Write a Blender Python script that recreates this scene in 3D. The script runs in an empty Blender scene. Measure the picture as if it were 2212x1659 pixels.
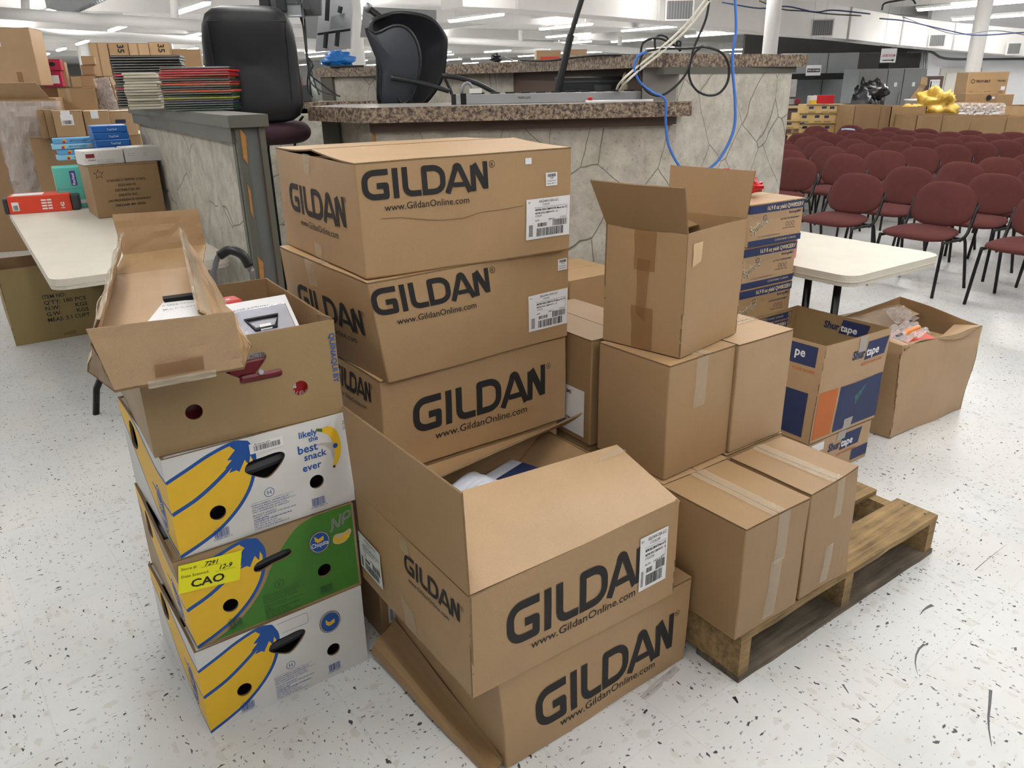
import bpy, bmesh, math, random
from math import sin, cos, pi, radians
from mathutils import Vector, Matrix, noise
from mathutils.geometry import tessellate_polygon, delaunay_2d_cdt
random.seed(7)
S = bpy.context.scene
COL = S.collection
# ---------------------------------------------------------------- camera, world, exposure
F, PITCH, ROLL, CH = 1661.3, .37602, -.01722, 1.5032
fw = Vector((0, cos(PITCH), -sin(PITCH))); up0 = Vector((0, sin(PITCH), cos(PITCH))); rt0 = Vector((1, 0, 0))
rt = rt0*cos(ROLL)+up0*sin(ROLL); up = up0*cos(ROLL)-rt0*sin(ROLL)
cam = bpy.data.cameras.new('camera'); co = bpy.data.objects.new('camera', cam); COL.objects.link(co)
cam.sensor_width = 36; cam.sensor_fit = 'HORIZONTAL'; cam.lens = F/2212*36; cam.clip_end = 300; cam.clip_start = .05
R = Matrix((rt, up, -fw)).transposed().to_4x4(); co.matrix_world = Matrix.Translation((0, 0, CH)) @ R
S.camera = co
S.view_settings.view_transform = 'Standard'; S.view_settings.look = 'None'; S.view_settings.gamma = 1
S.view_settings.use_curve_mapping = False; S.view_settings.exposure = -0.1
w = bpy.data.worlds.new('world'); S.world = w; w.use_nodes = True
w.node_tree.nodes['Background'].inputs[0].default_value = (.97, .98, 1, 1); w.node_tree.nodes['Background'].inputs[1].default_value = .12
S.cycles.adaptive_threshold = .02; S.cycles.max_bounces = 5; S.cycles.diffuse_bounces = 3; S.cycles.transparent_max_bounces = 8
A = .605
def UV(u, v, z=0): return Vector((u*cos(A)-v*sin(A), u*sin(A)+v*cos(A), z))
def at(px, py, z=None, y=None):
    d = fw+rt*((px-1106)/F)+up*((829.5-py)/F)
    t = (z-CH)/d.z if z is not None else y/d.y
    return d*t+Vector((0, 0, CH))
# ---------------------------------------------------------------- ceiling lamps (area light of each fixture is added by its builder)
LAMPS = [ # u, v, power  (fixture centre, runs along v)
 (-1.0, -1.5, 1.), (1.6, -1.2, 1.), (4.2, -1.4, 1.), (.3, 1.6, .8), (3.0, 1.2, 1.), (5.6, 1.4, 1.),
 (-1.6, 4.6, 1.), (1.4, 4.9, 1.), (4.2, 4.6, 1.), (7.4, 4.4, 1.), (8.4, 1.2, 1.), (10.6, 4.2, 1.), (-1., 8.6, 1.), (2.2, 9., 1.), (5.6, 8.8, 1.), (9.2, 8.4, 1.)]
LAMP_W = 13.
FILL_LAMPS_FAR = [(u_, v_) for v_ in (12.4, 19, 27, 38, 50) for u_ in (-14, -6, 2.2, 8.6, 15.2, 22, 30)]  # added fill lamps that brighten the ceiling and far room
FILL_LAMPS_FAR += [(x_*cos(A)+y_*sin(A), -x_*sin(A)+y_*cos(A)) for x_, y_ in ((7.5, 12.6), (12.5, 13.2), (17.5, 13.6), (10.5, 17.8), (15.5, 18.3), (21, 17))]  # more added fill for the darker right background
FILL_FAR_W = 60.
LAMP_Z = 2.9
# ---------------------------------------------------------------- materials
def nd(nt, t, loc=None, **k):
    n = nt.nodes.new(t)
    for a, b in k.items():
        if a in n.inputs: n.inputs[a].default_value = b
        else: setattr(n, a, b)
    return n
MATS = {}
def lin(c):
    if isinstance(c, str): c = [int(c[i:i+2], 16)/255 for i in (0, 2, 4)]
    return tuple((x/12.92 if x <= .04045 else ((x+.055)/1.055)**2.4) for x in c)+(1,)
def mat(name, c, rough=.6, var=0, vs=8, bump=0, bs=60, metal=0, coat=0, alpha=1, emit=0, trans=0, spec=.5, fib=0):
    if name in MATS: return MATS[name]
    m = bpy.data.materials.new(name); m.use_nodes = True; nt = m.node_tree; b = nt.nodes['Principled BSDF']; MATS[name] = m
    c = lin(c); b.inputs['Base Color'].default_value = c; b.inputs['Roughness'].default_value = rough
    b.inputs['Metallic'].default_value = metal; b.inputs['Coat Weight'].default_value = coat; b.inputs['Alpha'].default_value = alpha
    b.inputs['Specular IOR Level'].default_value = spec; b.inputs['Transmission Weight'].default_value = trans
    if emit: b.inputs['Emission Color'].default_value = c; b.inputs['Emission Strength'].default_value = emit
    if var or bump or fib: tc = nd(nt, 'ShaderNodeTexCoord')
    if var:
        n = nd(nt, 'ShaderNodeTexNoise', Scale=vs, Detail=5., Roughness=.6); nt.links.new(tc.outputs['Object'], n.inputs[0])
        r = nd(nt, 'ShaderNodeMapRange'); r.inputs[1].default_value = .25; r.inputs[2].default_value = .75; r.inputs[3].default_value = 1-var; r.inputs[4].default_value = 1+var
        nt.links.new(n.outputs[0], r.inputs[0])
        h = nd(nt, 'ShaderNodeHueSaturation'); h.inputs['Color'].default_value = c; last = r.outputs[0]
        if fib:
            n2 = nd(nt, 'ShaderNodeTexNoise', Scale=420., Detail=3.); nt.links.new(tc.outputs['Object'], n2.inputs[0])
            r2 = nd(nt, 'ShaderNodeMapRange'); r2.inputs[1].default_value = .3; r2.inputs[2].default_value = .7; r2.inputs[3].default_value = 1-fib; r2.inputs[4].default_value = 1+fib
            nt.links.new(n2.outputs[0], r2.inputs[0])
            mu = nd(nt, 'ShaderNodeMath', operation='MULTIPLY'); nt.links.new(last, mu.inputs[0]); nt.links.new(r2.outputs[0], mu.inputs[1]); last = mu.outputs[0]
        nt.links.new(last, h.inputs['Value']); nt.links.new(h.outputs[0], b.inputs['Base Color'])
    if bump:
        n = nd(nt, 'ShaderNodeTexNoise', Scale=bs, Detail=4.); nt.links.new(tc.outputs['Object'], n.inputs[0])
        bp = nd(nt, 'ShaderNodeBump', Strength=bump, Distance=.01); nt.links.new(n.outputs[0], bp.inputs['Height']); nt.links.new(bp.outputs[0], b.inputs['Normal'])
    return m
def kraft(name, c): return mat(name, c, .5, .07, 5, .14, 9, fib=.06, spec=.5)
K1 = kraft('kraft', 'a78863'); K2 = kraft('kraft_pale', 'b19371'); K3 = kraft('kraft_brown', '987a57'); K4 = kraft('kraft_dull', '9c825c'); KI = kraft('kraft_inside', '9d7e5b')
KE = mat('kraft_edge', '7c6446', .9, .2, 200)
INK = mat('black_ink', '1c1b1c', .7, .04, 30); NAVY = mat('navy_ink', '26335c', .6, .06, 20); ORANGE = mat('orange_ink', 'bf6a33', .6, .05, 20)
WHT = mat('white_card', 'd9d8d6', .5, .04, 10); LBL = mat('label_paper', 'e6e6e8', .4); YEL = mat('banana_yellow', 'e9bb28', .5, .04, 15); BLU = mat('banana_blue', '0d4f9e', .5)
GRN = mat('leaf_green', '3f7a26', .5, .05, 12); YLB = mat('yellow_sticker', 'f2ee18', .5); GREY = mat('grey_ink', '8e8e90', .6); GREYK = mat('faded_ink', '8d7352', .7)
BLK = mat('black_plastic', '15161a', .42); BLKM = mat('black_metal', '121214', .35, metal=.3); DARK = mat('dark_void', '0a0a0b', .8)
TAPE = mat('clear_tape', 'd9cdb8', .16, alpha=.3, spec=.8, bump=.5, bs=40); TAPEB = mat('brown_tape', '9a6f42', .2, alpha=.42, spec=.6, bump=.3, bs=40)
WRAP = mat('plastic_wrap', 'e6dedc', .12, alpha=.34, spec=1., bump=1., bs=22)
WPL = mat('white_plastic', 'cfc9bc', .5, .05, 6, .15, 120); FAB = mat('maroon_fabric', '603634', .95, .08, 20, .25, 500, spec=.2)
WHT2 = mat('white_paint', 'dedddb', .6, .03, 3); WHT3 = mat('ceiling_paint', 'e4e2df', .8, .04, 1.5); GRYP = mat('grey_paint', '57574f', .5, .08, 6, .1, 40)
STEEL = mat('stainless_steel', '8f9294', .35, .1, 2, metal=.8); RED = mat('red_plastic', 'c4262b', .35); REDC = mat('red_card', 'd8432a', .45); TEAL = mat('teal_card', '5dbdb0', .5); PINK = mat('pink_card', 'b5204b', .5)
LBLUE = mat('blue_card', '1b62b0', .45); PBLUE = mat('pale_blue_card', '8ec0e0', .45); CBLUE = mat('blue_cable', '3f73c8', .4); CWHT = mat('white_cable', 'd8d4c6', .45); LEATH = mat('black_leather', '101117', .42, .1, 5, .05, 30)
BRN = mat('brown_panel', '58463f', .6, .05, 3); GREYM = mat('grey_metal', '8a8d90', .4, metal=.4); TUBE = mat('lamp_tube', 'fffdf8', .5, emit=26.0); DGREY = mat('dark_grey', '3a3c40', .5)
TORN = mat('torn_wood', 'a3713a', .8, .2, 30)
def stone_mat():
    m = bpy.data.materials.new('flagstone'); m.use_nodes = True; nt = m.node_tree; b = nt.nodes['Principled BSDF']; L = nt.links.new
    tc = nd(nt, 'ShaderNodeTexCoord'); n = nd(nt, 'ShaderNodeTexNoise', Scale=2.2, Detail=3.); L(tc.outputs['Object'], n.inputs[0])
    mx = nd(nt, 'ShaderNodeVectorMath', operation='MULTIPLY_ADD'); mx.inputs[1].default_value = (.10, .10, .10); L(n.outputs[1], mx.inputs[0]); L(tc.outputs['Object'], mx.inputs[2])
    mp = nd(nt, 'ShaderNodeMapping'); mp.inputs['Scale'].default_value = (1.1, 1.1, .75); L(mx.outputs[0], mp.inputs[0])
    v = nd(nt, 'ShaderNodeTexVoronoi', feature='DISTANCE_TO_EDGE', Scale=2.9); L(mp.outputs[0], v.inputs[0])
    r = nd(nt, 'ShaderNodeMapRange'); r.inputs[1].default_value = .001; r.inputs[2].default_value = .009; L(v.outputs[0], r.inputs[0])
    vc = nd(nt, 'ShaderNodeTexVoronoi', feature='F1', Scale=2.9); L(mp.outputs[0], vc.inputs[0])
    n2 = nd(nt, 'ShaderNodeTexNoise', Scale=9., Detail=8., Roughness=.7); L(tc.outputs['Object'], n2.inputs[0])
    n3 = nd(nt, 'ShaderNodeTexNoise', Scale=55., Detail=2.); L(tc.outputs['Object'], n3.inputs[0])
    cr = nd(nt, 'ShaderNodeValToRGB'); e = cr.color_ramp.elements; e[0].position = .3; e[0].color = lin('9d978b'); e[1].position = .68; e[1].color = lin('c8c3b8'); L(n2.outputs[0], cr.inputs[0])
    r3 = nd(nt, 'ShaderNodeMapRange'); r3.inputs[1].default_value = .3; r3.inputs[2].default_value = .38; r3.inputs[3].default_value = .72; L(n3.outputs[0], r3.inputs[0])
    m1 = nd(nt, 'ShaderNodeMix', data_type='RGBA', blend_type='MULTIPLY'); m1.inputs[0].default_value = .8; L(cr.outputs[0], m1.inputs[6]); L(r3.outputs[0], m1.inputs[7])
    m2 = nd(nt, 'ShaderNodeMix', data_type='RGBA'); m2.inputs[6].default_value = lin('857f74'); L(r.outputs[0], m2.inputs[0]); L(m1.outputs[2], m2.inputs[7])
    L(m2.outputs[2], b.inputs['Base Color']); b.inputs['Roughness'].default_value = .8
    ad = nd(nt, 'ShaderNodeMath', operation='MULTIPLY_ADD'); ad.inputs[1].default_value = .5; L(n2.outputs[0], ad.inputs[0]); L(r.outputs[0], ad.inputs[2])
    bp = nd(nt, 'ShaderNodeBump', Strength=.5, Distance=.02); L(ad.outputs[0], bp.inputs['Height']); L(bp.outputs[0], b.inputs['Normal'])
    return m
STONE = stone_mat()
def granite_mat():
    m = bpy.data.materials.new('granite_laminate'); m.use_nodes = True; nt = m.node_tree; b = nt.nodes['Principled BSDF']; L = nt.links.new
    tc = nd(nt, 'ShaderNodeTexCoord'); n = nd(nt, 'ShaderNodeTexNoise', Scale=52., Detail=6., Roughness=.75); L(tc.outputs['Object'], n.inputs[0])
    cr = nd(nt, 'ShaderNodeValToRGB'); cr.color_ramp.interpolation = 'LINEAR'; e = cr.color_ramp.elements
    e[0].position = .36; e[0].color = lin('2b2729'); e[1].position = .62; e[1].color = lin('ae9d88')
    x = e.new(.45); x.color = lin('5b4f4a'); x = e.new(.52); x.color = lin('8c7a68'); L(n.outputs[0], cr.inputs[0]); L(cr.outputs[0], b.inputs['Base Color'])
    b.inputs['Roughness'].default_value = .35
    return m
GRAN = granite_mat()
def wood_mat(name, c1, c2):
    m = bpy.data.materials.new(name); m.use_nodes = True; nt = m.node_tree; b = nt.nodes['Principled BSDF']; L = nt.links.new
    tc = nd(nt, 'ShaderNodeTexCoord'); mp = nd(nt, 'ShaderNodeMapping'); mp.inputs['Scale'].default_value = (1.5, 24, 24); L(tc.outputs['Object'], mp.inputs[0])
    n = nd(nt, 'ShaderNodeTexNoise', Scale=2.2, Detail=6., Roughness=.65); L(mp.outputs[0], n.inputs[0])
    n2 = nd(nt, 'ShaderNodeTexNoise', Scale=9., Detail=4.); L(tc.outputs['Object'], n2.inputs[0])
    mi = nd(nt, 'ShaderNodeMath', operation='MULTIPLY_ADD'); mi.inputs[1].default_value = .6; L(n2.outputs[0], mi.inputs[0]); L(n.outputs[0], mi.inputs[2])
    cr = nd(nt, 'ShaderNodeValToRGB'); e = cr.color_ramp.elements; e[0].position = .55; e[0].color = lin(c1); e[1].position = 1.0; e[1].color = lin(c2); L(mi.outputs[0], cr.inputs[0])
    L(cr.outputs[0], b.inputs['Base Color']); b.inputs['Roughness'].default_value = .85
    bp = nd(nt, 'ShaderNodeBump', Strength=.4, Distance=.01); L(n.outputs[0], bp.inputs['Height']); L(bp.outputs[0], b.inputs['Normal'])
    return m
WOOD = wood_mat('pallet_wood', '5e4c33', 'a98c60'); WOODD = wood_mat('weathered_wood', '332d26', '76695a')
def floor_mat():
    m = bpy.data.materials.new('vinyl_tile'); m.use_nodes = True; nt = m.node_tree; b = nt.nodes['Principled BSDF']; L = nt.links.new
    tc = nd(nt, 'ShaderNodeTexCoord'); rot = nd(nt, 'ShaderNodeMapping', vector_type='TEXTURE'); rot.inputs['Rotation'].default_value = (0, 0, A+.06); L(tc.outputs['Object'], rot.inputs[0])
    sc = nd(nt, 'ShaderNodeVectorMath', operation='SCALE'); sc.inputs['Scale'].default_value = 1/.305; L(rot.outputs[0], sc.inputs[0])
    sx = nd(nt, 'ShaderNodeSeparateXYZ'); L(sc.outputs[0], sx.inputs[0])
    def mth(op, a, bb=None, c=None):
        n = nd(nt, 'ShaderNodeMath', operation=op)
        for i, q in enumerate((a, bb, c)):
            if q is None: continue
            if isinstance(q, (int, float)): n.inputs[i].default_value = q
            else: L(q, n.inputs[i])
        return n.outputs[0]
    fx, fy = mth('FRACT', sx.outputs[0]), mth('FRACT', sx.outputs[1])
    ex = mth('MINIMUM', mth('MINIMUM', fx, mth('SUBTRACT', 1, fx)), mth('MINIMUM', fy, mth('SUBTRACT', 1, fy)))
    line = mth('LESS_THAN', ex, .0035)
    ix, iy = mth('FLOOR', sx.outputs[0]), mth('FLOOR', sx.outputs[1])
    chk = mth('FLOORED_MODULO', mth('ADD', ix, iy), 2)
    wn = nd(nt, 'ShaderNodeTexWhiteNoise', noise_dimensions='2D'); cb = nd(nt, 'ShaderNodeCombineXYZ'); L(ix, cb.inputs[0]); L(iy, cb.inputs[1]); L(cb.outputs[0], wn.inputs[0])
    # distorted coordinates
    nn = nd(nt, 'ShaderNodeTexNoise', Scale=60., Detail=2.); L(rot.outputs[0], nn.inputs[0])
    ds = nd(nt, 'ShaderNodeVectorMath', operation='MULTIPLY_ADD'); ds.inputs[1].default_value = (.02, .02, 0); L(nn.outputs[1], ds.inputs[0]); L(rot.outputs[0], ds.inputs[2])
    def chips(scale, stx, sty, dens, size, soft=.02):
        outs = []
        for k, (a, c) in enumerate(((stx, sty), (sty, stx))):
            mp = nd(nt, 'ShaderNodeMapping'); mp.inputs['Scale'].default_value = (a, c, 1); mp.inputs['Location'].default_value = (k*3.3, scale*.1, 0); L(ds.outputs[0], mp.inputs[0])
            v = nd(nt, 'ShaderNodeTexVoronoi', Scale=scale, voronoi_dimensions='2D'); L(mp.outputs[0], v.inputs[0])
            sp = nd(nt, 'ShaderNodeSeparateColor'); L(v.outputs['Color'], sp.inputs[0])
            gate = mth('GREATER_THAN', sp.outputs[0], 1-dens)
            rad = mth('MULTIPLY', mth('POWER', sp.outputs[1], 1.6), size)
            mr = nd(nt, 'ShaderNodeMapRange'); L(v.outputs[0], mr.inputs[0]); L(rad, mr.inputs[2]); L(mth('ADD', rad, soft), mr.inputs[1]); mr.inputs[3].default_value = 0; mr.inputs[4].default_value = 1
            outs.append(mth('MULTIPLY', gate, mr.outputs[0]))
        mm = nd(nt, 'ShaderNodeMix'); L(chk, mm.inputs[0]); L(outs[0], mm.inputs[2]); L(outs[1], mm.inputs[3])
        return mm.outputs[0]
    g1 = chips(75, .75, 1.6, .34, .26, .04); g2 = chips(46, .65, 1.7, .12, .27, .02); g3 = chips(26, .8, 1.5, .30, .40, .12)
    big = nd(nt, 'ShaderNodeTexNoise', Scale=2.5, Detail=6., Roughness=.6); L(rot.outputs[0], big.inputs[0])
    cr = nd(nt, 'ShaderNodeValToRGB'); e = cr.color_ramp.elements; e[0].position = .3; e[0].color = lin('c4c5c5'); e[1].position = .7; e[1].color = lin('d4d5d6'); L(big.outputs[0], cr.inputs[0])
    def mix(f, a, c, fac=1.):
        n = nd(nt, 'ShaderNodeMix', data_type='RGBA'); L(mth('MULTIPLY', f, fac), n.inputs[0]); L(a, n.inputs[6]); n.inputs[7].default_value = lin(c); return n.outputs[2]
    col = mix(g3, cr.outputs[0], 'b9b7b0', .55); col = mix(wn.outputs[0], col, 'd0cdc4', .3); col = mix(g1, col, '4a4b55', .75); col = mix(g2, col, '23242e', .95); col = mix(line, col, 'a9a79f', .3)
    L(col, b.inputs['Base Color'])
    rr = nd(nt, 'ShaderNodeMapRange'); rr.inputs[3].default_value = .2; rr.inputs[4].default_value = .42; L(big.outputs[0], rr.inputs[0]); L(rr.outputs[0], b.inputs['Roughness'])
    b.inputs['Specular IOR Level'].default_value = .4
    return m
FLOOR = floor_mat()
# ---------------------------------------------------------------- mesh builder
_tc = {}
def glyphs(s, bold=0., spacing=1.):
    k = (s, bold, spacing)
    if k not in _tc:
        c = bpy.data.curves.new('t', 'FONT'); c.body = s; c.size = 1; c.offset = bold; c.resolution_u = 2; c.space_character = spacing
        o = bpy.data.objects.new('t', c); m = o.to_mesh()
        vs = [(v.co.x, v.co.y) for v in m.vertices]; fs = [tuple(p.vertices) for p in m.polygons]
        o.to_mesh_clear(); bpy.data.objects.remove(o); bpy.data.curves.remove(c)
        x0 = min([v[0] for v in vs] or [0]); x1 = max([v[0] for v in vs] or [1])
        _tc[k] = (vs, fs, x0, x1)
    return _tc[k]
class Fr:   # a flat frame on a face: origin, right, up ; n = offset normal
    def __init__(s, o, ex, ey): s.o, s.ex, s.ey = Vector(o), Vector(ex), Vector(ey); s.n = s.ex.cross(s.ey).normalized()
    def p(s, a, b, e=0): return s.o+s.ex*a+s.ey*b+s.n*e
    def sub(s, a, b, ang=0, e=0): return Fr(s.p(a, b, e), s.ex*cos(ang)+s.ey*sin(ang), s.ey*cos(ang)-s.ex*sin(ang))
def front(e=0): return Fr((0, -e, 0), (1, 0, 0), (0, 0, 1))
def leftf(W, e=0): return Fr((-e, W, 0), (0, -1, 0), (0, 0, 1))
def topf(H, e=0): return Fr((0, 0, H+e), (1, 0, 0), (0, 1, 0))
class MB:
    def __init__(s): s.v, s.f, s.m, s.mats, s.sm = [], [], [], [], False
    def mi(s, m):
        if m not in s.mats: s.mats.append(m)
        return s.mats.index(m)
    def add(s, vs, fs, m):
        k = len(s.v); s.v += [Vector(x) for x in vs]; i = s.mi(m)
        for f in fs: s.f.append([k+j for j in f]); s.m.append(i)
    def box(s, a, b, m, mtop=None):
        (x0, y0, z0), (x1, y1, z1) = a, b
        v = [(x, y, z) for z in (z0, z1) for y in (y0, y1) for x in (x0, x1)]
        s.add(v, [(0, 2, 3, 1), (0, 1, 5, 4), (1, 3, 7, 5), (3, 2, 6, 7), (2, 0, 4, 6)], m); s.add(v[4:], [(0, 1, 3, 2)], mtop or m)
    def rbox(s, a, b, m, r=.01, n=3):
        bm = bmesh.new(); bmesh.ops.create_cube(bm, size=1)
        for v in bm.verts: v.co = Vector([a[i]+(v.co[i]+.5)*(b[i]-a[i]) for i in range(3)])
        bmesh.ops.bevel(bm, geom=bm.edges[:], offset=r, segments=n, profile=.5, affect='EDGES')
        bm.verts.index_update(); s.add([v.co.copy() for v in bm.verts], [[v.index for v in f.verts] for f in bm.faces], m); bm.free()
    def quad(s, fr, x0, y0, x1, y1, m, e=0): s.add([fr.p(x0, y0, e), fr.p(x1, y0, e), fr.p(x1, y1, e), fr.p(x0, y1, e)], [(0, 1, 2, 3)], m)
    def poly(s, fr, pts, m, e=0):
        t = tessellate_polygon([[Vector((p[0], p[1], 0)) for p in pts]])
        fs = []
        for a, b, c in t:
            x = (pts[b][0]-pts[a][0])*(pts[c][1]-pts[a][1])-(pts[b][1]-pts[a][1])*(pts[c][0]-pts[a][0])
            fs.append((a, b, c) if x > 0 else (a, c, b))
        s.add([fr.p(*p, e) for p in pts], fs, m)
    def stroke(s, fr, pts, t, m, e=0):
        for k in range(len(pts)-1):
            a, b = Vector(pts[k]), Vector(pts[k+1]); d = (b-a)
            if d.length < 1e-9: continue
            d.normalize(); q = Vector((-d.y, d.x))*t/2
            if k > 0: a = a-d*t*.0
            s.add([fr.p(*(a-q), e), fr.p(*(b-q), e), fr.p(*(b+q), e), fr.p(*(a+q), e)], [(0, 1, 2, 3)], m)
            if k > 0: s.add([fr.p(a.x+cos(j*pi/4)*t/2, a.y+sin(j*pi/4)*t/2, e) for j in range(8)], [list(range(8))], m)
    def text(s, fr, txt, x, y, h, m, bold=0., width=None, e=.0008, center=False, right=False, spacing=1., shear=0):
        vs, fs, a, b = glyphs(txt, bold, spacing); sy = h/.72; sx = sy if width is None else width/(b-a)
        ox = x-a*sx-(((b-a)*sx/2) if center else 0)-(((b-a)*sx) if right else 0)
        s.add([fr.p(ox+p[0]*sx+shear*p[1]*sy, y+p[1]*sy, e) for p in vs], fs, m)
    def bars(s, fr, x, y, wd, h, m, n=26, e=.0009, seed=1):
        r = random.Random(seed); cx = x
        while cx < x+wd:
            t = wd/n*r.choice((.3, .5, .8)); s.quad(fr, cx, y, min(cx+t, x+wd), y+h, m, e); cx += t+wd/n*r.choice((.3, .5, .7))
    def slab(s, p00, p10, p11, p01, th, m, nu=8, nv=8, fn=None, mi_=None, me=None):
        # thick panel; p00..p01 outline of the outer skin, thickness goes against the normal (p10-p00)x(p01-p00)
        p00, p10, p11, p01 = map(Vector, (p00, p10, p11, p01)); n = (p10-p00).cross(p01-p00).normalized()
        P, Q = [], []
        for j in range(nv+1):
            for i in range(nu+1):
                a, b = i/nu, j/nv; p = (p00*(1-a)+p10*a)*(1-b)+(p01*(1-a)+p11*a)*b
                if fn: p = p+fn(a, b, n)
                P.append(p); Q.append(p-n*th)
        g = [(j*(nu+1)+i, j*(nu+1)+i+1, (j+1)*(nu+1)+i+1, (j+1)*(nu+1)+i) for j in range(nv) for i in range(nu)]
        s.add(P, g, m); s.add(Q, [q[::-1] for q in g], mi_ or m)
        rim = [i for i in range(nu+1)]+[(j*(nu+1)+nu) for j in range(1, nv+1)]+[nv*(nu+1)+i for i in range(nu-1, -1, -1)]+[j*(nu+1) for j in range(nv-1, 0, -1)]
        N = len(P); s.add(P+Q, [(rim[(k+1) % len(rim)], rim[k], rim[k]+N, rim[(k+1) % len(rim)]+N) for k in range(len(rim))], me or m)
    def tube(s, pts, r, m, seg=8, closed=False, sub=0):
        pts = [Vector(p) for p in pts]
        if sub:
            q = []; n = len(pts)
            for i in range(n-1 if not closed else n):
                p0 = pts[i-1] if (i > 0 or closed) else pts[0]*2-pts[1]; p1 = pts[i]; p2 = pts[(i+1) % n]; p3 = pts[(i+2) % n] if (i+2 < n or closed) else pts[-1]*2-pts[-2]
                for k in range(sub):
                    t = k/sub; q.append(.5*((2*p1)+(p2-p0)*t+(2*p0-5*p1+4*p2-p3)*t*t+(3*p1-p0-3*p2+p3)*t**3))
            if not closed: q.append(pts[-1])
            pts = q
        n = len(pts); rings = []; up_ = None
        for i, p in enumerate(pts):
            d = (pts[(i+1) % n]-pts[i-1]) if (closed or 0 < i < n-1) else (pts[1]-pts[0] if i == 0 else pts[-1]-pts[-2])
            d = d.normalized() if d.length > 1e-9 else Vector((0, 0, 1))
            if up_ is None: up_ = d.orthogonal().normalized()
            up_ = (up_-d*up_.dot(d)).normalized(); sd = d.cross(up_)
            rr = r(i/(n-1)) if callable(r) else r
            rings.append([p+(up_*cos(2*pi*k/seg)+sd*sin(2*pi*k/seg))*rr for k in range(seg)])
        V = [x for q in rings for x in q]; Fs = []
        for i in range(n if closed else n-1):
            for k in range(seg):
                a, b = i*seg+k, i*seg+(k+1) % seg; c, d_ = ((i+1) % n)*seg+(k+1) % seg, ((i+1) % n)*seg+k
                Fs.append((a, b, c, d_))
        if not closed: Fs += [list(range(seg))[::-1], [(n-1)*seg+k for k in range(seg)]]
        s.add(V, Fs, m)
    def cyl(s, a, b, r, m, seg=16, r2=None):
        s.tube([a, b], (lambda t: r+(r2-r)*t) if r2 is not None else r, m, seg)
    def lathe(s, prof, o, m, seg=20):
        o = Vector(o); V = []; Fs = []; n = len(prof)
        for r_, z in prof: V += [o+Vector((r_*cos(2*pi*k/seg), r_*sin(2*pi*k/seg), z)) for k in range(seg)]
        for i in range(n-1):
            for k in range(seg): Fs.append((i*seg+k, i*seg+(k+1) % seg, (i+1)*seg+(k+1) % seg, (i+1)*seg+k))
        Fs += [list(range(seg))[::-1], [(n-1)*seg+k for k in range(seg)]]; s.add(V, Fs, m)
    def pad(s, fn, m, nu=24, nv=10):   # closed surface fn(theta 0..1, phi 0..1)
        V = [fn(i/nu, j/nv) for j in range(nv+1) for i in range(nu)]
        s.add(V, [(j*nu+i, j*nu+(i+1) % nu, (j+1)*nu+(i+1) % nu, (j+1)*nu+i) for j in range(nv) for i in range(nu)], m)
    def prism(s, pts, z0, z1, m, mt=None):
        n = len(pts); a = sum(pts[i][0]*pts[(i+1) % n][1]-pts[(i+1) % n][0]*pts[i][1] for i in range(n))
        if a < 0: pts = pts[::-1]
        s.add([(p[0], p[1], z) for z in (z0, z1) for p in pts], [(i, (i+1) % n, n+(i+1) % n, n+i) for i in range(n)]+[list(range(n))[::-1]], m)
        s.add([(p[0], p[1], z1) for p in pts], [list(range(n))], mt or m)
    def cut(s, dims, n):
        bm = bmesh.new(); vs = [bm.verts.new(v) for v in s.v]; bm.verts.ensure_lookup_table()
        for f, m in zip(s.f, s.m):
            if len(set(f)) < 3: continue
            try: bm.faces.new([vs[i] for i in f]).material_index = m
            except ValueError: pass
        for ax in range(3):
            no = [0, 0, 0]; no[ax] = 1
            for k in range(1, n):
                co_ = [0, 0, 0]; co_[ax] = dims[ax]*k/n+1.3e-5
                bmesh.ops.bisect_plane(bm, geom=bm.verts[:]+bm.edges[:]+bm.faces[:], dist=1e-7, plane_co=co_, plane_no=no)
        bm.verts.index_update(); s.v = [v.co.copy() for v in bm.verts]; s.f = [[v.index for v in f.verts] for f in bm.faces]; s.m = [f.material_index for f in bm.faces]; bm.free()
    def build(s, name, parent=None, warp=None, smooth=False, loc=None, merge=False):
        if warp and len(s.f) < 60000:
            s.cut(getattr(warp, 'dims', (1, 1, 1)), 8)
            s.v = [warp(p) for p in s.v]
        me = bpy.data.meshes.new(name); me.from_pydata([tuple(p) for p in s.v], [], s.f)
        for m in s.mats: me.materials.append(m)
        me.polygons.foreach_set('material_index', s.m)
        if smooth: me.polygons.foreach_set('use_smooth', [True]*len(me.polygons))
        me.update()
        if merge:
            bm = bmesh.new(); bm.from_mesh(me); bmesh.ops.remove_doubles(bm, verts=bm.verts, dist=1e-5); bm.to_mesh(me); bm.free()
        o = bpy.data.objects.new(name, me); COL.objects.link(o)
        if parent is not None: o.parent = parent
        if loc is not None: o.location = loc
        return o
def tag(o, label, cat, group=None):
    o['label'] = label; o['category'] = cat
    if group: o['group'] = group
    return o
def thing(name, label, cat, loc=(0, 0, 0), rz=0, group=None, z=None):
    o = bpy.data.objects.new(name, None); COL.objects.link(o); loc = Vector((*loc, 0)[:3])
    if z is not None: loc.z = z
    o.location = loc; o.rotation_euler = (0, 0, rz); o.empty_display_size = .1
    return tag(o, label, cat, group)
def struct(o): o['kind'] = 'structure'; return o
def kids(o): return [c for c in bpy.data.objects if c.parent is o]
def dup(root, loc, rz, label=None, group=None):
    r = root.copy(); COL.objects.link(r); r.location = loc; r.rotation_euler = (0, 0, rz)
    if label: r['label'] = label
    if group: r['group'] = group
    for ch in root['_k'] if False else kids(root):
        c = ch.copy(); COL.objects.link(c); c.parent = r
        for g in kids(ch):
            d = g.copy(); COL.objects.link(d); d.parent = c
    return r
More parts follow.
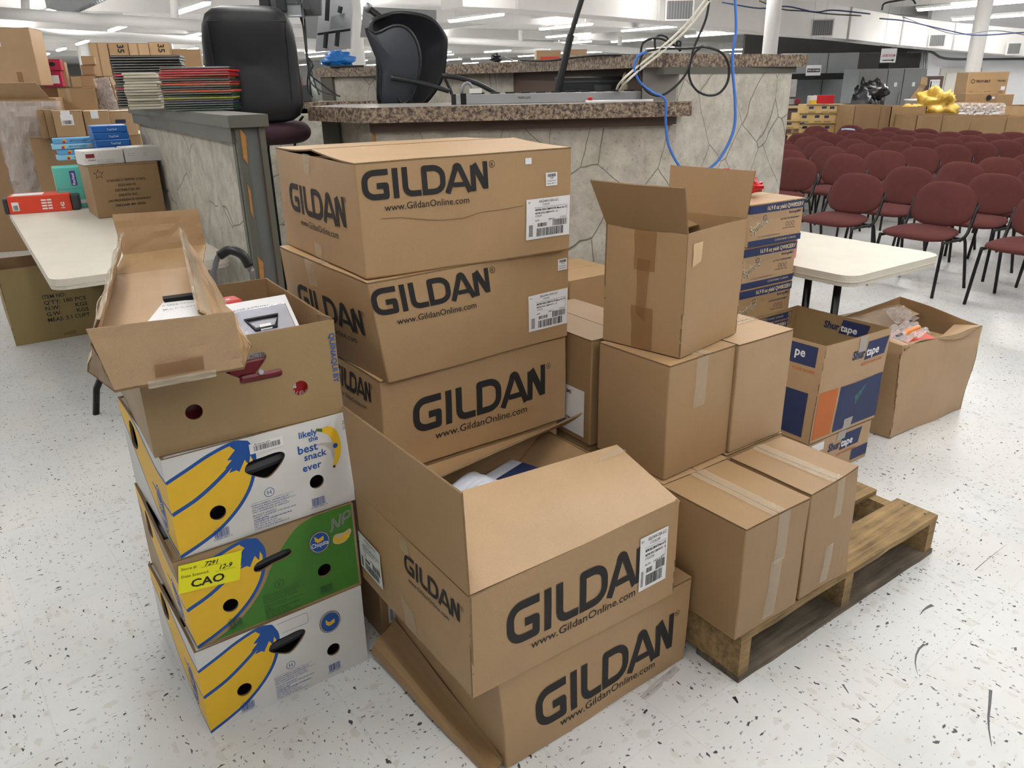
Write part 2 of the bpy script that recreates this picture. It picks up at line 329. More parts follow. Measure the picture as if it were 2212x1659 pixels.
def warper(L, W, H, cs=None, bulge=.003, amp=.0015, seed=0):
    cs = {k: Vector(v) for k, v in (cs or {}).items()}; N = 'n r l k'.split(); z0 = Vector((0, 0, 0))
    def f(p):
        a, b, c = p.x/L, p.y/W, p.z/H; a_, b_, c_ = [min(1.3, max(-.3, t)) for t in (a, b, c)]
        q = p.copy()
        for nm, wx, wy in (('n', 1-a_, 1-b_), ('r', a_, 1-b_), ('l', 1-a_, b_), ('k', a_, b_)):
            for t, wz in (('b', 1-c_), ('t', c_)):
                o = cs.get(nm+t)
                if o: q += o*(wx*wy*wz)
        sa, sb, sc = [sin(pi*min(1, max(0, t))) for t in (a, b, c)]
        q += Vector(((a_-.5)*2*sb*sc, (b_-.5)*2*sa*sc, 0))*bulge
        q += noise.noise_vector(Vector((p.x*5+seed, p.y*5, p.z*5)))*amp
        return q
    f.dims = (L, W, H)
    return f
# ================================================================ SETTING
mb = MB(); mb.add([(-45, -6, 0), (60, -6, 0), (60, 75, 0), (-45, 75, 0)], [(0, 1, 2, 3)], FLOOR)
SCUF = mat('rubber_scuff', '55565c', .6, .3, 60)
def mark(pts, r0, r1, m=SCUF):
    P = [at(*p, z=.0004) for p in pts]; n = len(P)
    for k in range(n-1):
        a, b = P[k], P[k+1]; d = (b-a).normalized(); q = Vector((-d.y, d.x, 0)); ra, rb = [r0+(r1-r0)*j/(n-1) for j in (k, k+1)]; mb.add([a-q*ra, b-q*rb, b+q*rb, a+q*ra], [(0, 1, 2, 3)], m)
mark([(2140, 1490), (2138, 1520), (2135, 1550), (2136, 1575), (2140, 1600), (2142, 1612)], .004, .0006)
mark([(1997, 1391), (1985, 1402), (1979, 1415), (1977, 1430), (1979, 1445), (1983, 1458)], .0035, .0004); mark([(2015, 1307), (2005, 1311), (1995, 1318), (1987, 1328)], .006, .0008)
mark([(2106, 1232), (2125, 1215), (2150, 1195), (2175, 1176)], .0014, .0004); mark([(1585, 1505), (1590, 1512), (1594, 1519)], .0055, .002, mat('black_chip', '0c0d12', .5)); mark([(1820, 1478), (1829, 1491), (1833, 1498)], .003, .001)
struct(mb.build('floor'))
mb = MB(); q = [at(*p, z=.003) for p in ((1383, 1505), (1395, 1512), (1470, 1446), (1455, 1436))]; mb.slab(q[0], q[1], q[2], q[3], .001, mat('clear_film', 'cfc9c6', .15, alpha=.35, spec=1.), 4, 8, lambda a, b, n: n*.004*sin(a*9+b*5)); c = sum(mb.v, Vector())/len(mb.v); mb.v = [v-c for v in mb.v]
tag(mb.build('plastic_strip', loc=c), 'clear plastic strip lying on the floor right of the bottom shirt carton', 'plastic strip')
# ================================================================ FOREGROUND CARTONS
def body(L, W, H, m, r=.004, nd_=8):
    # closed carton shell: rounded vertical edges, bevelled bottom
    mb = MB(); ring = []
    cs = [(r, r, pi, 1.5*pi), (L-r, r, 1.5*pi, 2*pi), (L-r, W-r, 0, .5*pi), (r, W-r, .5*pi, pi)]
    for i, (cx, cy, a0, a1) in enumerate(cs):
        for k in range(4): a = a0+(a1-a0)*k/3; ring.append((cx+r*cos(a), cy+r*sin(a)))
        nx = cs[(i+1) % 4]; p0 = ring[-1]; p1 = (nx[0]+r*cos(nx[2]), nx[1]+r*sin(nx[2]))
        for k in range(1, nd_): ring.append((p0[0]+(p1[0]-p0[0])*k/nd_, p0[1]+(p1[1]-p0[1])*k/nd_))
    n = len(ring); zs = [r]+[H*k/nd_ for k in range(1, nd_)]+[H]
    V = [(x+(r if x < L/2 else -r)*.7, y+(r if y < W/2 else -r)*.7, 0) for x, y in ring]+[(x, y, z) for z in zs for x, y in ring]
    mb.add(V, [(j*n+i, j*n+(i+1) % n, (j+1)*n+(i+1) % n, (j+1)*n+i) for j in range(len(zs)) for i in range(n)]+[list(range(n))[::-1]], m)
    return mb
def carton(name, label, cat, loc, rz, L, W, H, m, prt=None, seam='x', warp=None, tape=None, z=None, group=None, labels=None, topgap=.003, flapn=None, topm=None, lift=0):
    t = thing(name, label, cat, loc, rz, group, z)
    mb = body(L, W, H-.004, m); mb.add([(.002, .002, H-.008), (L-.002, .002, H-.008), (L-.002, W-.002, H-.008), (.002, W-.002, H-.008)], [(0, 1, 2, 3)], KI)
    if prt: prt(mb, L, W, H)
    mb.build('carton_body', t, warp, merge=False)
    tm = topm or m
    for k in range(2):
        f = MB(); g = topgap/2
        if seam == 'x': a, b, c, d = ((.001, .001+k*(W/2-.001+g)), (L-.001, .001+k*(W/2-.001+g)), (L-.001, W/2-g+k*(W/2+g-.001)), (.001, W/2-g+k*(W/2+g-.001)))
        else: a, b, c, d = ((.001+k*(L/2-.001+g), .001), (L/2-g+k*(L/2+g-.001), .001), (L/2-g+k*(L/2+g-.001), W-.001), (.001+k*(L/2-.001+g), W-.001))
        lf = (lambda u_, v_, n_: n_*lift*((v_ if k == 0 else 1-v_)**2)) if lift else None
        f.slab((*a, H), (*b, H), (*c, H), (*d, H), .004, tm, 8, 8, lf, me=KE)
        f.build('top_flap', t, warp)
    if tape:
        for q in tape: tp = MB(); q[1](tp, L, W, H); tp.build(q[0], t, warp)
    if labels:
        for q in labels: tp = MB(); q(tp, L, W, H); tp.build('shipping_label', t, warp)
    return t
# ---- wordmark
def logo(mb, fr, x0, x1, z0, z1, m=INK):
    W_, H_ = x1-x0, z1-z0; tot = 4.62; sx, sy = W_/tot, H_; t = .2
    def st(pts, ox, tt=t): mb.stroke(Fr(fr.p(x0+ox*sx, z0), fr.ex*sx, fr.ey*sy), pts, tt, m, 0)
    arc = lambda cx, cy, rx, ry, a0, a1, n=6: [(cx+rx*cos(a0+(a1-a0)*k/n), cy+ry*sin(a0+(a1-a0)*k/n)) for k in range(n+1)]
    st([(.92, .9)]+arc(.42, .6, .32, .3, pi/2, pi)+arc(.42, .4, .32, .3, pi, 1.5*pi)+[(.82, .1), (.82, .46), (.5, .46)], 0)
    st([(.1, 0), (.1, 1)], 1.06); st([(.1, 1), (.1, .34)]+arc(.34, .34, .24, .24, pi, 1.5*pi)+[(.66, .1)], 1.4)
    st([(.1, .0), (.1, .9), (.42, .9)]+arc(.42, .6, .36, .3, pi/2, 0)+arc(.42, .4, .36, .3, 0, -pi/2)+[(.1, .1)], 2.1)
    st([(.02, 0), (.36, .82)]+arc(.44, .8, .1, .12, pi*.8, pi*.2, 4)+[(.9, 0)], 3.02); st([(.24, .28), (.72, .28)], 3.02, .16)
    st([(.1, 0), (.1, .9)], 3.96, .2); st([(.14, .94), (.58, .1)], 3.96, .22); st([(.6, .05), (.6, 1)], 3.96, .18)
def rmark(mb, fr, x, z, r, m=INK):
    mb.stroke(fr, [(x+r*cos(k*pi/8), z+r*sin(k*pi/8)) for k in range(17)], r*.16, m); mb.text(fr, 'R', x, z-r*.5, r, m, .01, center=True, e=0)
def gfront(x0, x1, z0, z1, wx0, wx1, wz, E=.0012):
    def f(mb, L, W, H):
        fr = front(E); logo(mb, fr, x0, x1, z0, z1); h = (wx1-wx0)*.072
        mb.text(fr, 'www.GildanOnline.com', wx0, wz, h, INK, .004, width=wx1-wx0, e=0); rmark(mb, fr, x1+.016, z1-.008, .008)
    return f
def gleft(x0, x1, z0, z1, wx0, wx1, wz):
    def f(mb, L, W, H):
        fr = leftf(W, .0012); logo(mb, fr, x0, x1, z0, z1); mb.text(fr, 'www.GildanOnline.com', wx0, wz, (wx1-wx0)*.072, INK, .004, width=wx1-wx0, e=0); rmark(mb, fr, x1+.012, z1-.006, .006)
    return f
def both(*fs): return lambda mb, L, W, H: [f(mb, L, W, H) for f in fs]
def shiplabel(fr, x0, y0, x1, y1, seed=1):
    def f(mb, L, W, H):
        F_ = fr(L, W, H); w_, h_ = x1-x0, y1-y0; g = F_.sub(x0, y0, 0, .0022)
        mb.quad(g, 0, 0, w_, h_, LBL); T = lambda s_, x, y, h, b=.0: mb.text(g, s_, x*w_, y*h_, h*h_, INK, b, e=.0005, width=min((glyphs(s_, b)[3]-glyphs(s_, b)[2])*h*h_/.72, (.94-x)*w_))
        T('01', .04, .9, .05); T('GILDAN USA LLC', .28, .9, .06, .01); T('1723239', .36, .82, .05); T('MEPM1000LCBMWHT8 Mens Ad VC', .2, .7, .05, .02); T('MEPM1000LCBMWHT5 - 01', .2, .62, .045, .01); T('1723239', .2, .55, .045)
        T('36/PK', .2, .44, .04); T('24PK/CA', .5, .44, .04); T('12.00/CA', .78, .46, .04)
        mb.bars(g, .25*w_, .3*h_, .22*w_, .09*h_, INK, 14, .0005, seed); mb.bars(g, .6*w_, .28*h_, .34*w_, .16*h_, INK, 20, .0005, seed+1); mb.bars(g, .24*w_, .06*h_, .62*w_, .2*h_, INK, 34, .0005, seed+2)
        for k in range(12): mb.quad(g, .06*w_, (.08+k*.024)*h_, .15*w_, (.08+k*.024+.012)*h_, INK, .0005)
        mb.stroke(g, [(.18*w_, .78*h_), (.93*w_, .78*h_), (.93*w_, .5*h_)], .0006, INK, .0005)
    return f
def smalllabel(fr, x, y, w_, h_):
    def f(mb, L, W, H):
        g = fr(L, W, H).sub(x, y, 0, .0016); mb.quad(g, 0, 0, w_, h_, LBL); mb.bars(g, .15*w_, .68*h_, .72*w_, .24*h_, INK, 14, .0005, 4)
        mb.text(g, '123441', .5*w_, .54*h_, .1*h_, INK, .01, center=True, e=.0005); mb.text(g, 'Time Required: N/A No', .1*w_, .34*h_, .1*h_, INK, .01, width=.76*w_, e=.0005); mb.text(g, 'Employee 6BSC172', .1*w_, .14*h_, .1*h_, INK, .01, width=.76*w_, e=.0005)
    return f
def strip(fr, pts, m=TAPE, e=.0022, n=8):
    def f(mb, L, W, H):
        F_ = fr(L, W, H); (x0, y0), (x1, y1), (x2, y2), (x3, y3) = pts
        for k in range(n):
            a, b = k/n, (k+1)/n; q = lambda t, s: ((x0*(1-t)+x3*t) if s == 0 else (x1*(1-t)+x2*t), (y0*(1-t)+y3*t) if s == 0 else (y1*(1-t)+y2*t))
            jig = .0012*math.sin(k*5.1)
            mb.add([F_.p(q(a, 0)[0]+jig, q(a, 0)[1], e), F_.p(*q(a, 1), e+.0003*(k % 2)), F_.p(*q(b, 1), e+.0003*((k+1) % 2)), F_.p(q(b, 0)[0]+.0012*math.sin((k+1)*5.1), q(b, 0)[1], e)], [(0, 1, 2, 3)], m)
    return f
FF = lambda L, W, H: front(0); LF = lambda L, W, H: leftf(W, 0); TF = lambda L, W, H: topf(H, 0)
GL, GW, GH = .614, .545, .2675
def gildan(label, loc, rz, z, prt, warp=None, labels=None, tape=None, m=K1, W=GW, **k):
    k.setdefault('group', None)
    return carton('shirt_carton', label, 'cardboard box', loc, rz, GL, W, GH, m, prt, 'x', warp, tape, z, labels=labels, **k)
smallp = lambda: both(gfront(.012, .345, .182, .25, .062, .29, .155), gleft(.085, .462, .108, .184, .15, .408, .076))
bigp = gfront(.088, .528, .1, .198, .155, .465, .066)
lab5 = [shiplabel(FF, .462, .043, .609, .147, 3), smalllabel(FF, .527, .176, .038, .033), lambda mb, L, W, H: mb.quad(front(.0016), .462, .234, .482, .249, LBL)]
gildan('topmost shirt carton of the tall rear stack, lid taped and bowed', (-.342, 1.774), .59, 1.07, both(smallp(), lambda mb, L, W, H: mb.stroke(front(.0014), [(.05, .139), (.10, .137), (.15, .128), (.2, .120), (.27, .119), (.32, .129), (.40, .131), (.455, .134)], .0016, KE)),
    warper(GL, GW, GH, dict(nb=(.004, 0, .002), rb=(-.003, 0, -.006), lt=(0, 0, .004)), .004, .002, 1),
    lab5, [('tape_strip', strip(LF, [(.22, .2665), (.27, .2665), (.262, .215), (.225, .22)])), ('tape_strip', strip(LF, [(.235, .045), (.285, .04), (.28, .003), (.235, .003)]))], lift=.012, topgap=.012)
gildan('second carton from the top of the tall rear stack, leaning with crushed corner', (-.323, 1.777), .65, .803, both(gfront(.0, .335, .182, .25, .055, .287, .152), gleft(.095, .475, .11, .182, .15, .42, .078)),
    warper(GL, GW, GH, dict(nt=(-.022, -.01, -.002), nb=(.024, .008, -.004), lt=(-.01, 0, 0)), .005, .003, 2), [shiplabel(FF, .462, .043, .609, .147, 5), smalllabel(FF, .572, .2, .034, .032)],
    [('tape_strip', strip(LF, [(.18, .266), (.24, .266), (.255, .2), (.2, .195)])), ('tape_strip', strip(TF, [(0, .245), (0, .3), (.6, .3), (.6, .245)], e=.003))])
gildan('third carton from the top of the tall rear stack, with large wordmark across the front', (-.34, 1.80), .613, .535, both(bigp, gleft(.27, .487, .19, .246, .3, .46, .165)),
    warper(GL, GW, GH, dict(nt=(.008, 0, 0)), .005, .003, 3), m=K1)
gildan('fourth carton of the tall rear stack, mostly hidden behind the open carton', (-.372, 1.79), .60, .2675, bigp, warper(GL, GW, GH, None, .004, .002, 4), m=K3)
gildan('bottom carton of the tall rear stack, standing on the floor', (-.386, 1.805), .60, 0, bigp, warper(GL, GW, GH, None, .004, .002, 5),
    [shiplabel(FF, .022, .05, .11, .18, 7)], m=K3)
# ---- front stack: lower closed carton with a torn bottom flap, upper open carton
t = gildan('lower carton of the front stack, dented, lying on the floor under the open carton', (-.03, 1.346), .627, 0, both(gfront(.09, .55, .07, .185, .16, .487, .042)),
    warper(GL, .53, GH, dict(nb=(.0, -.006, 0), nt=(-.012, .002, 0), rt=(.004, 0, .002)), .004, .004, 6), W=.53)
f = MB(); f.slab((-.002, .53, .10), (-.002, .01, .03), (-.05, -.01, .004), (-.082, .53, .02), .005, K3, 12, 5, lambda a, b, n: n*(.008*sin(b*pi*2.2)+.004*sin(a*9)), me=KE); f.build('torn_flap', t)
t = thing('shirt_carton', 'open shirt carton on top of the front stack with raised flaps and bundled socks inside', 'cardboard box', (-.096, 1.29), .611, None, .2675)
wp = warper(GL, GW, GH, dict(nt=(.0, -.004, -.004), rt=(-.004, 0, .008)), .004, .002, 8)
th = .005
mb = MB(); N8 = 8
mb.slab((0, 0, 0), (GL, 0, 0), (GL, 0, GH), (0, 0, GH), th, K1, N8, N8, mi_=KI, me=KE); mb.slab((0, GW, 0), (0, 0, 0), (0, 0, GH), (0, GW, GH), th, K1, N8, N8, mi_=KI, me=KE)
mb.slab((GL, GW, 0), (0, GW, 0), (0, GW, GH), (GL, GW, GH), th, K1, N8, N8, mi_=KI, me=KE); mb.slab((GL, 0, 0), (GL, GW, 0), (GL, GW, GH), (GL, 0, GH), th, K1, N8, N8, mi_=KI, me=KE)
mb.box((.004, .004, .002), (GL-.004, GW-.004, .008), KI)
both(gfront(.09, .535, .09, .2, .155, .472, .058), gleft(.268, .504, .178, .228, .284, .46, .155))(mb, GL, GW, GH); mb.build('carton_body', t, wp)
def flap(name, pts, lab=None, m=K2, fn=None, th_=.005, par=None, mi_=None):
    f = MB(); f.slab(*pts, th_, m, 10, 8, fn, mi_=mi_ or KI, me=KE); return f.build(name, par)
fl = GW/2
flap('top_flap', [(0, 0, GH), (GL, 0, GH+.004), (GL-.02, .21, GH+.082), (.010, .19, GH+.124)], fn=lambda a, b, n: n*.012*sin(pi*b)*sin(pi*a), par=t, m=K2)   # long front flap folded inward
flap('top_flap', [(0, GW, GH), (0, 0, GH), (-.004, .004, GH+.235), (-.01, GW, GH+.235)], par=t, m=K1)                                                        # short end flap standing up
flap('top_flap', [(GL, GW, GH), (0, GW, GH), (.01, GW-.115, GH+.008), (GL+.06, GW-.10, GH+.07)], par=t, m=K1, fn=lambda a, b, n: -n*.01*sin(pi*b))                  # long rear flap
flap('top_flap', [(GL-.004, 0, GH), (GL-.004, GW, GH), (GL-.20, GW-.02, GH-.16), (GL-.2, .02, GH-.16)], par=t, m=KI)                                             # short end flap folded into the box
for q in (shiplabel(FF, .482, .062, .578, .212, 9), strip(TF, [(GL-.14, .17), (GL-.02, .17), (GL-.02, .2), (GL-.14, .2)], e=.075)):
    f = MB(); q(f, GL, GW, GH); f.build('shipping_label' if q.__qualname__.startswith('ship') else 'tape_strip', t, wp)
f = MB(); g = leftf(GW, .0016); shiplabel(lambda *a: g, .006, .042, .138, .15, 11)(f, GL, GW, GH); f.build('shipping_label', t, wp)
f = MB(); strip(LF, [(.245, .262), (.29, .262), (.295, .225), (.25, .23)])(f, GL, GW, GH); f.build('tape_strip', t, wp)
f = MB(); strip(LF, [(.24, .09), (.3, .07), (.31, .003), (.25, .003)])(f, GL, GW, GH); f.build('tape_strip', t, wp)
# contents : sock bundles and a packaged bundle
base = Matrix.Translation((-.096, 1.29, .2675)) @ Matrix.Rotation(.611, 4, 'Z')
SOCK = mat('white_sock', 'd4d8e4', .95, .05, 40, .4, 300); STRIPE = mat('sock_stripe', '8c2f3c', .9)
for i, (x, y, z, rz, s_) in enumerate([(.14, .30, .24, .9, 1), (.16, .39, .24, 1.2, 1), (.25, .33, .24, -.2, .9), (.27, .42, .235, .3, 1), (.15, .46, .22, 0, 1), (.36, .32, .225, .5, 1)]):
    t = thing('sock_bundle', ['white sock bundle in the open carton, nearest its raised end flap', 'white sock bundle in the open carton, second from the raised end flap', 'white sock bundle in the open carton beside the long front flap', 'white sock bundle in the middle of the open carton beside the dark package', 'white sock bundle at the back of the open carton under the rear flap', 'white sock bundle deepest in the open carton, in shade'][i], 'socks', base @ Vector((x, y, z-.06)), .611+rz, 'sock bundles in the open carton')
    a = MB()
    for k in range(4):
        yy = (k-1.5)*.026
        a.tube([(-.08, yy, .02), (-.04, yy*.9, .045), (.02, yy*.7, .06), (.07, yy*1.1, .045), (.09, yy*1.2, .02)], lambda q: .021*(1-.3*abs(q-.5)), SOCK, 10, sub=3)
    a.build('folded_socks', t, smooth=True)
    b = MB()
    for k in range(4):
        for d in (0, .012): b.tube([(.045+d, (k-1.5)*.026*.95+.0215*cos(j*pi/6), .05-d*.5+.0215*sin(j*pi/6)) for j in range(13)], .0016, STRIPE, 5, closed=True)
    b.build('stripe_band', t)
t = thing('packaged_garment', 'dark blue and clear plastic packet of garments inside the open carton', 'packet', base @ Vector((.41, .44, .17)), .611+.3)
a = MB(); a.rbox((-.1, -.07, 0), (.1, .07, .045), SOCK, .015); a.build('folded_garment', t, smooth=True)
a = MB(); a.box((-.09, -.066, .045), (.09, .02, .0465), NAVY); a.text(Fr((-.08, -.05, .0468), (1, 0, 0), (0, 1, 0)), 'ACTIVE', 0, .02, .02, LBL, .01); a.build('printed_band', t)
a = MB(); a.box((.15, .14, .0), (.59, .5, .15), KI);
t = thing('folded_shirts', 'stack of folded shirts filling the bottom of the open carton', 'clothes', base @ Vector((.02, .02, .012)), .611)
a = MB(); a.rbox((0, 0, 0), (.36, .48, .13), SOCK, .02); a.build('shirt_pile', t)

# ================================================================ BANANA BOXES
def paint(Wd, H, base_m, shapes, holes, nx=12, ny=8):
    vs, ed = [], []
    def loop(p):
        k = len(vs); n = len(p); vs.extend(Vector((min(max(a, 0), Wd), min(max(b, 0), H))) for a, b in p); ed.extend((k+i, k+(i+1) % n) for i in range(n))
    loop([(Wd*i/nx, 0) for i in range(nx)]+[(Wd, H*i/ny) for i in range(ny)]+[(Wd-Wd*i/nx, H) for i in range(nx)]+[(0, H-H*i/ny) for i in range(ny)])
    for s_, _ in shapes: loop(s_)
    for h in holes: loop(h)
    vs.extend(Vector((Wd*i/nx, H*j/ny)) for i in range(1, nx) for j in range(1, ny))
    r = delaunay_2d_cdt(vs, ed, [], 0, 1e-6); V, Fs = r[0], r[2]
    def inside(p, q):
        c = False; n = len(q)
        for i in range(n):
            a, b = q[i], q[i-1]
            if (a[1] > p[1]) != (b[1] > p[1]) and p[0] < (b[0]-a[0])*(p[1]-a[1])/(b[1]-a[1])+a[0]: c = not c
        return c
    out = []
    for f in Fs:
        c = ((V[f[0]].x+V[f[1]].x+V[f[2]].x)/3, (V[f[0]].y+V[f[1]].y+V[f[2]].y)/3)
        if any(inside(c, h) for h in holes): continue
        m = base_m
        for s_, mm in shapes:
            if inside(c, s_): m = mm
        a = (V[f[1]].x-V[f[0]].x)*(V[f[2]].y-V[f[0]].y)-(V[f[1]].y-V[f[0]].y)*(V[f[2]].x-V[f[0]].x)
        if abs(a) < 1e-12: continue
        out.append((tuple(f) if a > 0 else tuple(f[::-1]), m))
    return V, out
def wall(mb, fr, Wd, H, base_m, shapes, holes, th=.006, inner=KI, edge=KE):
    V, out = paint(Wd, H, base_m, shapes, holes)
    ms = {}
    for f, m in out: ms.setdefault(m.name, (m, []))[1].append(f)
    P = [fr.p(v.x, v.y) for v in V]; Q = [fr.p(v.x, v.y, -th) for v in V]
    for m, fs in ms.values(): mb.add(P, fs, m)
    mb.add(Q, [f[::-1] for f, _ in out], inner)
    e = {}
    for f, _ in out:
        for i in range(3): a, b = f[i], f[(i+1) % 3]; e[(a, b)] = 1
    sd = lambda a, b: (V[a].x < 1e-5 and V[b].x < 1e-5) or (V[a].x > Wd-1e-5 and V[b].x > Wd-1e-5)
    bd = [(a, b) for a, b in e if (b, a) not in e and not sd(a, b)]; n = len(P)
    mb.add(P+Q, [(b, a, a+n, b+n) for a, b in bd], edge)
circ = lambda x, y, r, n=18, ry=None: [(x+r*cos(2*pi*k/n), y+(ry or r)*sin(2*pi*k/n)) for k in range(n)]
def smooth2(p, s_=5, closed=False):
    q = []; n = len(p); pv = [Vector(x) for x in p]
    for i in range(n if closed else n-1):
        p0 = pv[i-1] if (i > 0 or closed) else pv[0]*2-pv[1]; p1 = pv[i]; p2 = pv[(i+1) % n]; p3 = pv[(i+2) % n] if (i+2 < n or closed) else pv[-1]*2-pv[-2]
        for k in range(s_): t_ = k/s_; w_ = .5*((2*p1)+(p2-p0)*t_+(2*p0-5*p1+4*p2-p3)*t_*t_+(3*p1-p0-3*p2+p3)*t_**3); q.append((w_.x, w_.y))
    if not closed: q.append(p[-1])
    return q
def ribbon(p, t_):
    p = smooth2(p, 6); L_, R_ = [], []
    for i in range(len(p)):
        a, b = Vector(p[max(i-1, 0)]), Vector(p[min(i+1, len(p)-1)]); d = (b-a).normalized(); q = Vector((-d.y, d.x))*t_/2
        L_.append(tuple(Vector(p[i])+q)); R_.append(tuple(Vector(p[i])-q))
    return L_+R_[::-1]
HANDLE = smooth2([(.170, .172), (.182, .188), (.215, .192), (.254, .194), (.268, .183), (.258, .164), (.235, .143), (.217, .136), (.196, .146), (.176, .16)], 3, True)
HSLOT = smooth2([(.165, .158), (.175, .176), (.215, .184), (.252, .186), (.262, .176), (.252, .163), (.21, .158), (.18, .15)], 3, True)
def bananas(gap=None):
    top = [(0, .193), (.05, .213), (.10, .233), (.155, .246), (.185, .236)]; mid = [(0, .113), (.06, .137), (.12, .175), (.165, .212)]; bot = [(.187, .236), (.197, .2), (.183, .14), (.15, .09), (.1, .047), (.05, .022), (0, .004)]
    body_ = smooth2(top, 5)+smooth2(bot, 5)
    s = []
    if gap: s.append((smooth2([(0, .2), (.05, .222), (.1, .242), (.155, .256), (.2, .244), (.21, .2), (.196, .135), (.16, .082), (.11, .037), (.05, .008), (0, -.008)], 5), gap))
    s.append((body_+[(0, .004)], YEL)); s += [(ribbon(top, .0085), BLU), (ribbon(mid, .0095), BLU), (ribbon(bot, .0085), BLU)]
    s.append(([(.146, .24), (.165, .25), (.188, .242), (.2, .215), (.196, .178), (.188, .205), (.182, .182), (.174, .198), (.158, .172), (.152, .178), (.135, .176), (.143, .187), (.128, .19), (.146, .206), (.135, .208), (.156, .228)], BLU))
    return s
def sideart(W):
    k = W-.46
    top = [(0, .252), (.1, .252), (.2, .24), (.3, .215), (.38, .196), (.46+k, .192)]; bot = [(0, .205), (.1, .165), (.2, .10), (.3, .045), (.38, .015), (.46+k, .01)]; mid = [(0, .232), (.15, .19), (.27, .14), (.38, .118), (.46+k, .114)]
    return [(smooth2(top, 4)+smooth2(bot, 4)[::-1], YEL), (ribbon(top, .008), BLU), (ribbon(bot, .008), BLU), (ribbon([(.3, .13), (.38, .118), (.46+k, .114)], .008), BLU),
            (circ(.36, .085, .036, 22, .062), BLU), (circ(.36, .085, .032, 22, .057), YEL), (circ(.36, .085, .029, 22, .053), BLU)]
ADDR = ['NORTH AMERICA, DISTRIBUTED BY:', 'CHIQUITA FRESH NORTH AMERICA L.L.C.', '1855 GRIFFIN ROAD, SUITE C-436', 'FORT LAUDERDALE, FL 33004-2275']
def prod(kind): return ['PRODUCT: BANANAS', 'VARIETY: CAVENDISH TYPE (MUSA AAA)', 'CLASS: EXTRA', 'COUNTRY OF ORIGIN: HONDURAS', 'MIN. LENGTH: 20 CM', 'NET WT: 40 LB / 18.14 KG', '\u00a9 2025 CHIQUITA BRANDS L.L.C.'] if kind != 'g' else ['PRODUCT: BANANAS', 'VARIETY: CAVENDISH TYPE (MUSA AAA)', 'CLASS: 1', 'COUNTRY OF ORIGIN: ECUADOR', 'MIN. LENGTH: 20 CM', 'NET WT: 40 LB / 18.14 KG', 'CERTIFIED ORGANIC BY CONTROL', 'UNION CERTIFICATIONS']
def emblem(mb, fr, x, y, rx, ry, txt=True):
    P = lambda a, b: circ(x, y, a, 26, b)
    mb.poly(fr, P(rx, ry), BLU, .0002); mb.poly(fr, P(rx*.93, ry*.94), YEL, .0005); mb.poly(fr, P(rx*.86, ry*.88), BLU, .0008)
    # plain fruit motif instead of the figure
    yy = y+ry*(.3 if txt else 0)
    for k in range(3): mb.stroke(fr, smooth2([(x-rx*.4, yy+ry*(.3-.15*k)), (x-rx*.1, yy-ry*(.02+.12*k)), (x+rx*.42, yy+ry*(.12-.12*k))], 4), rx*.12, YEL, .0011)
    if txt: mb.text(fr, 'Chiquita', x, y-ry*.38, ry*.42, LBL, .012, width=rx*1.6, e=.0011, center=True)
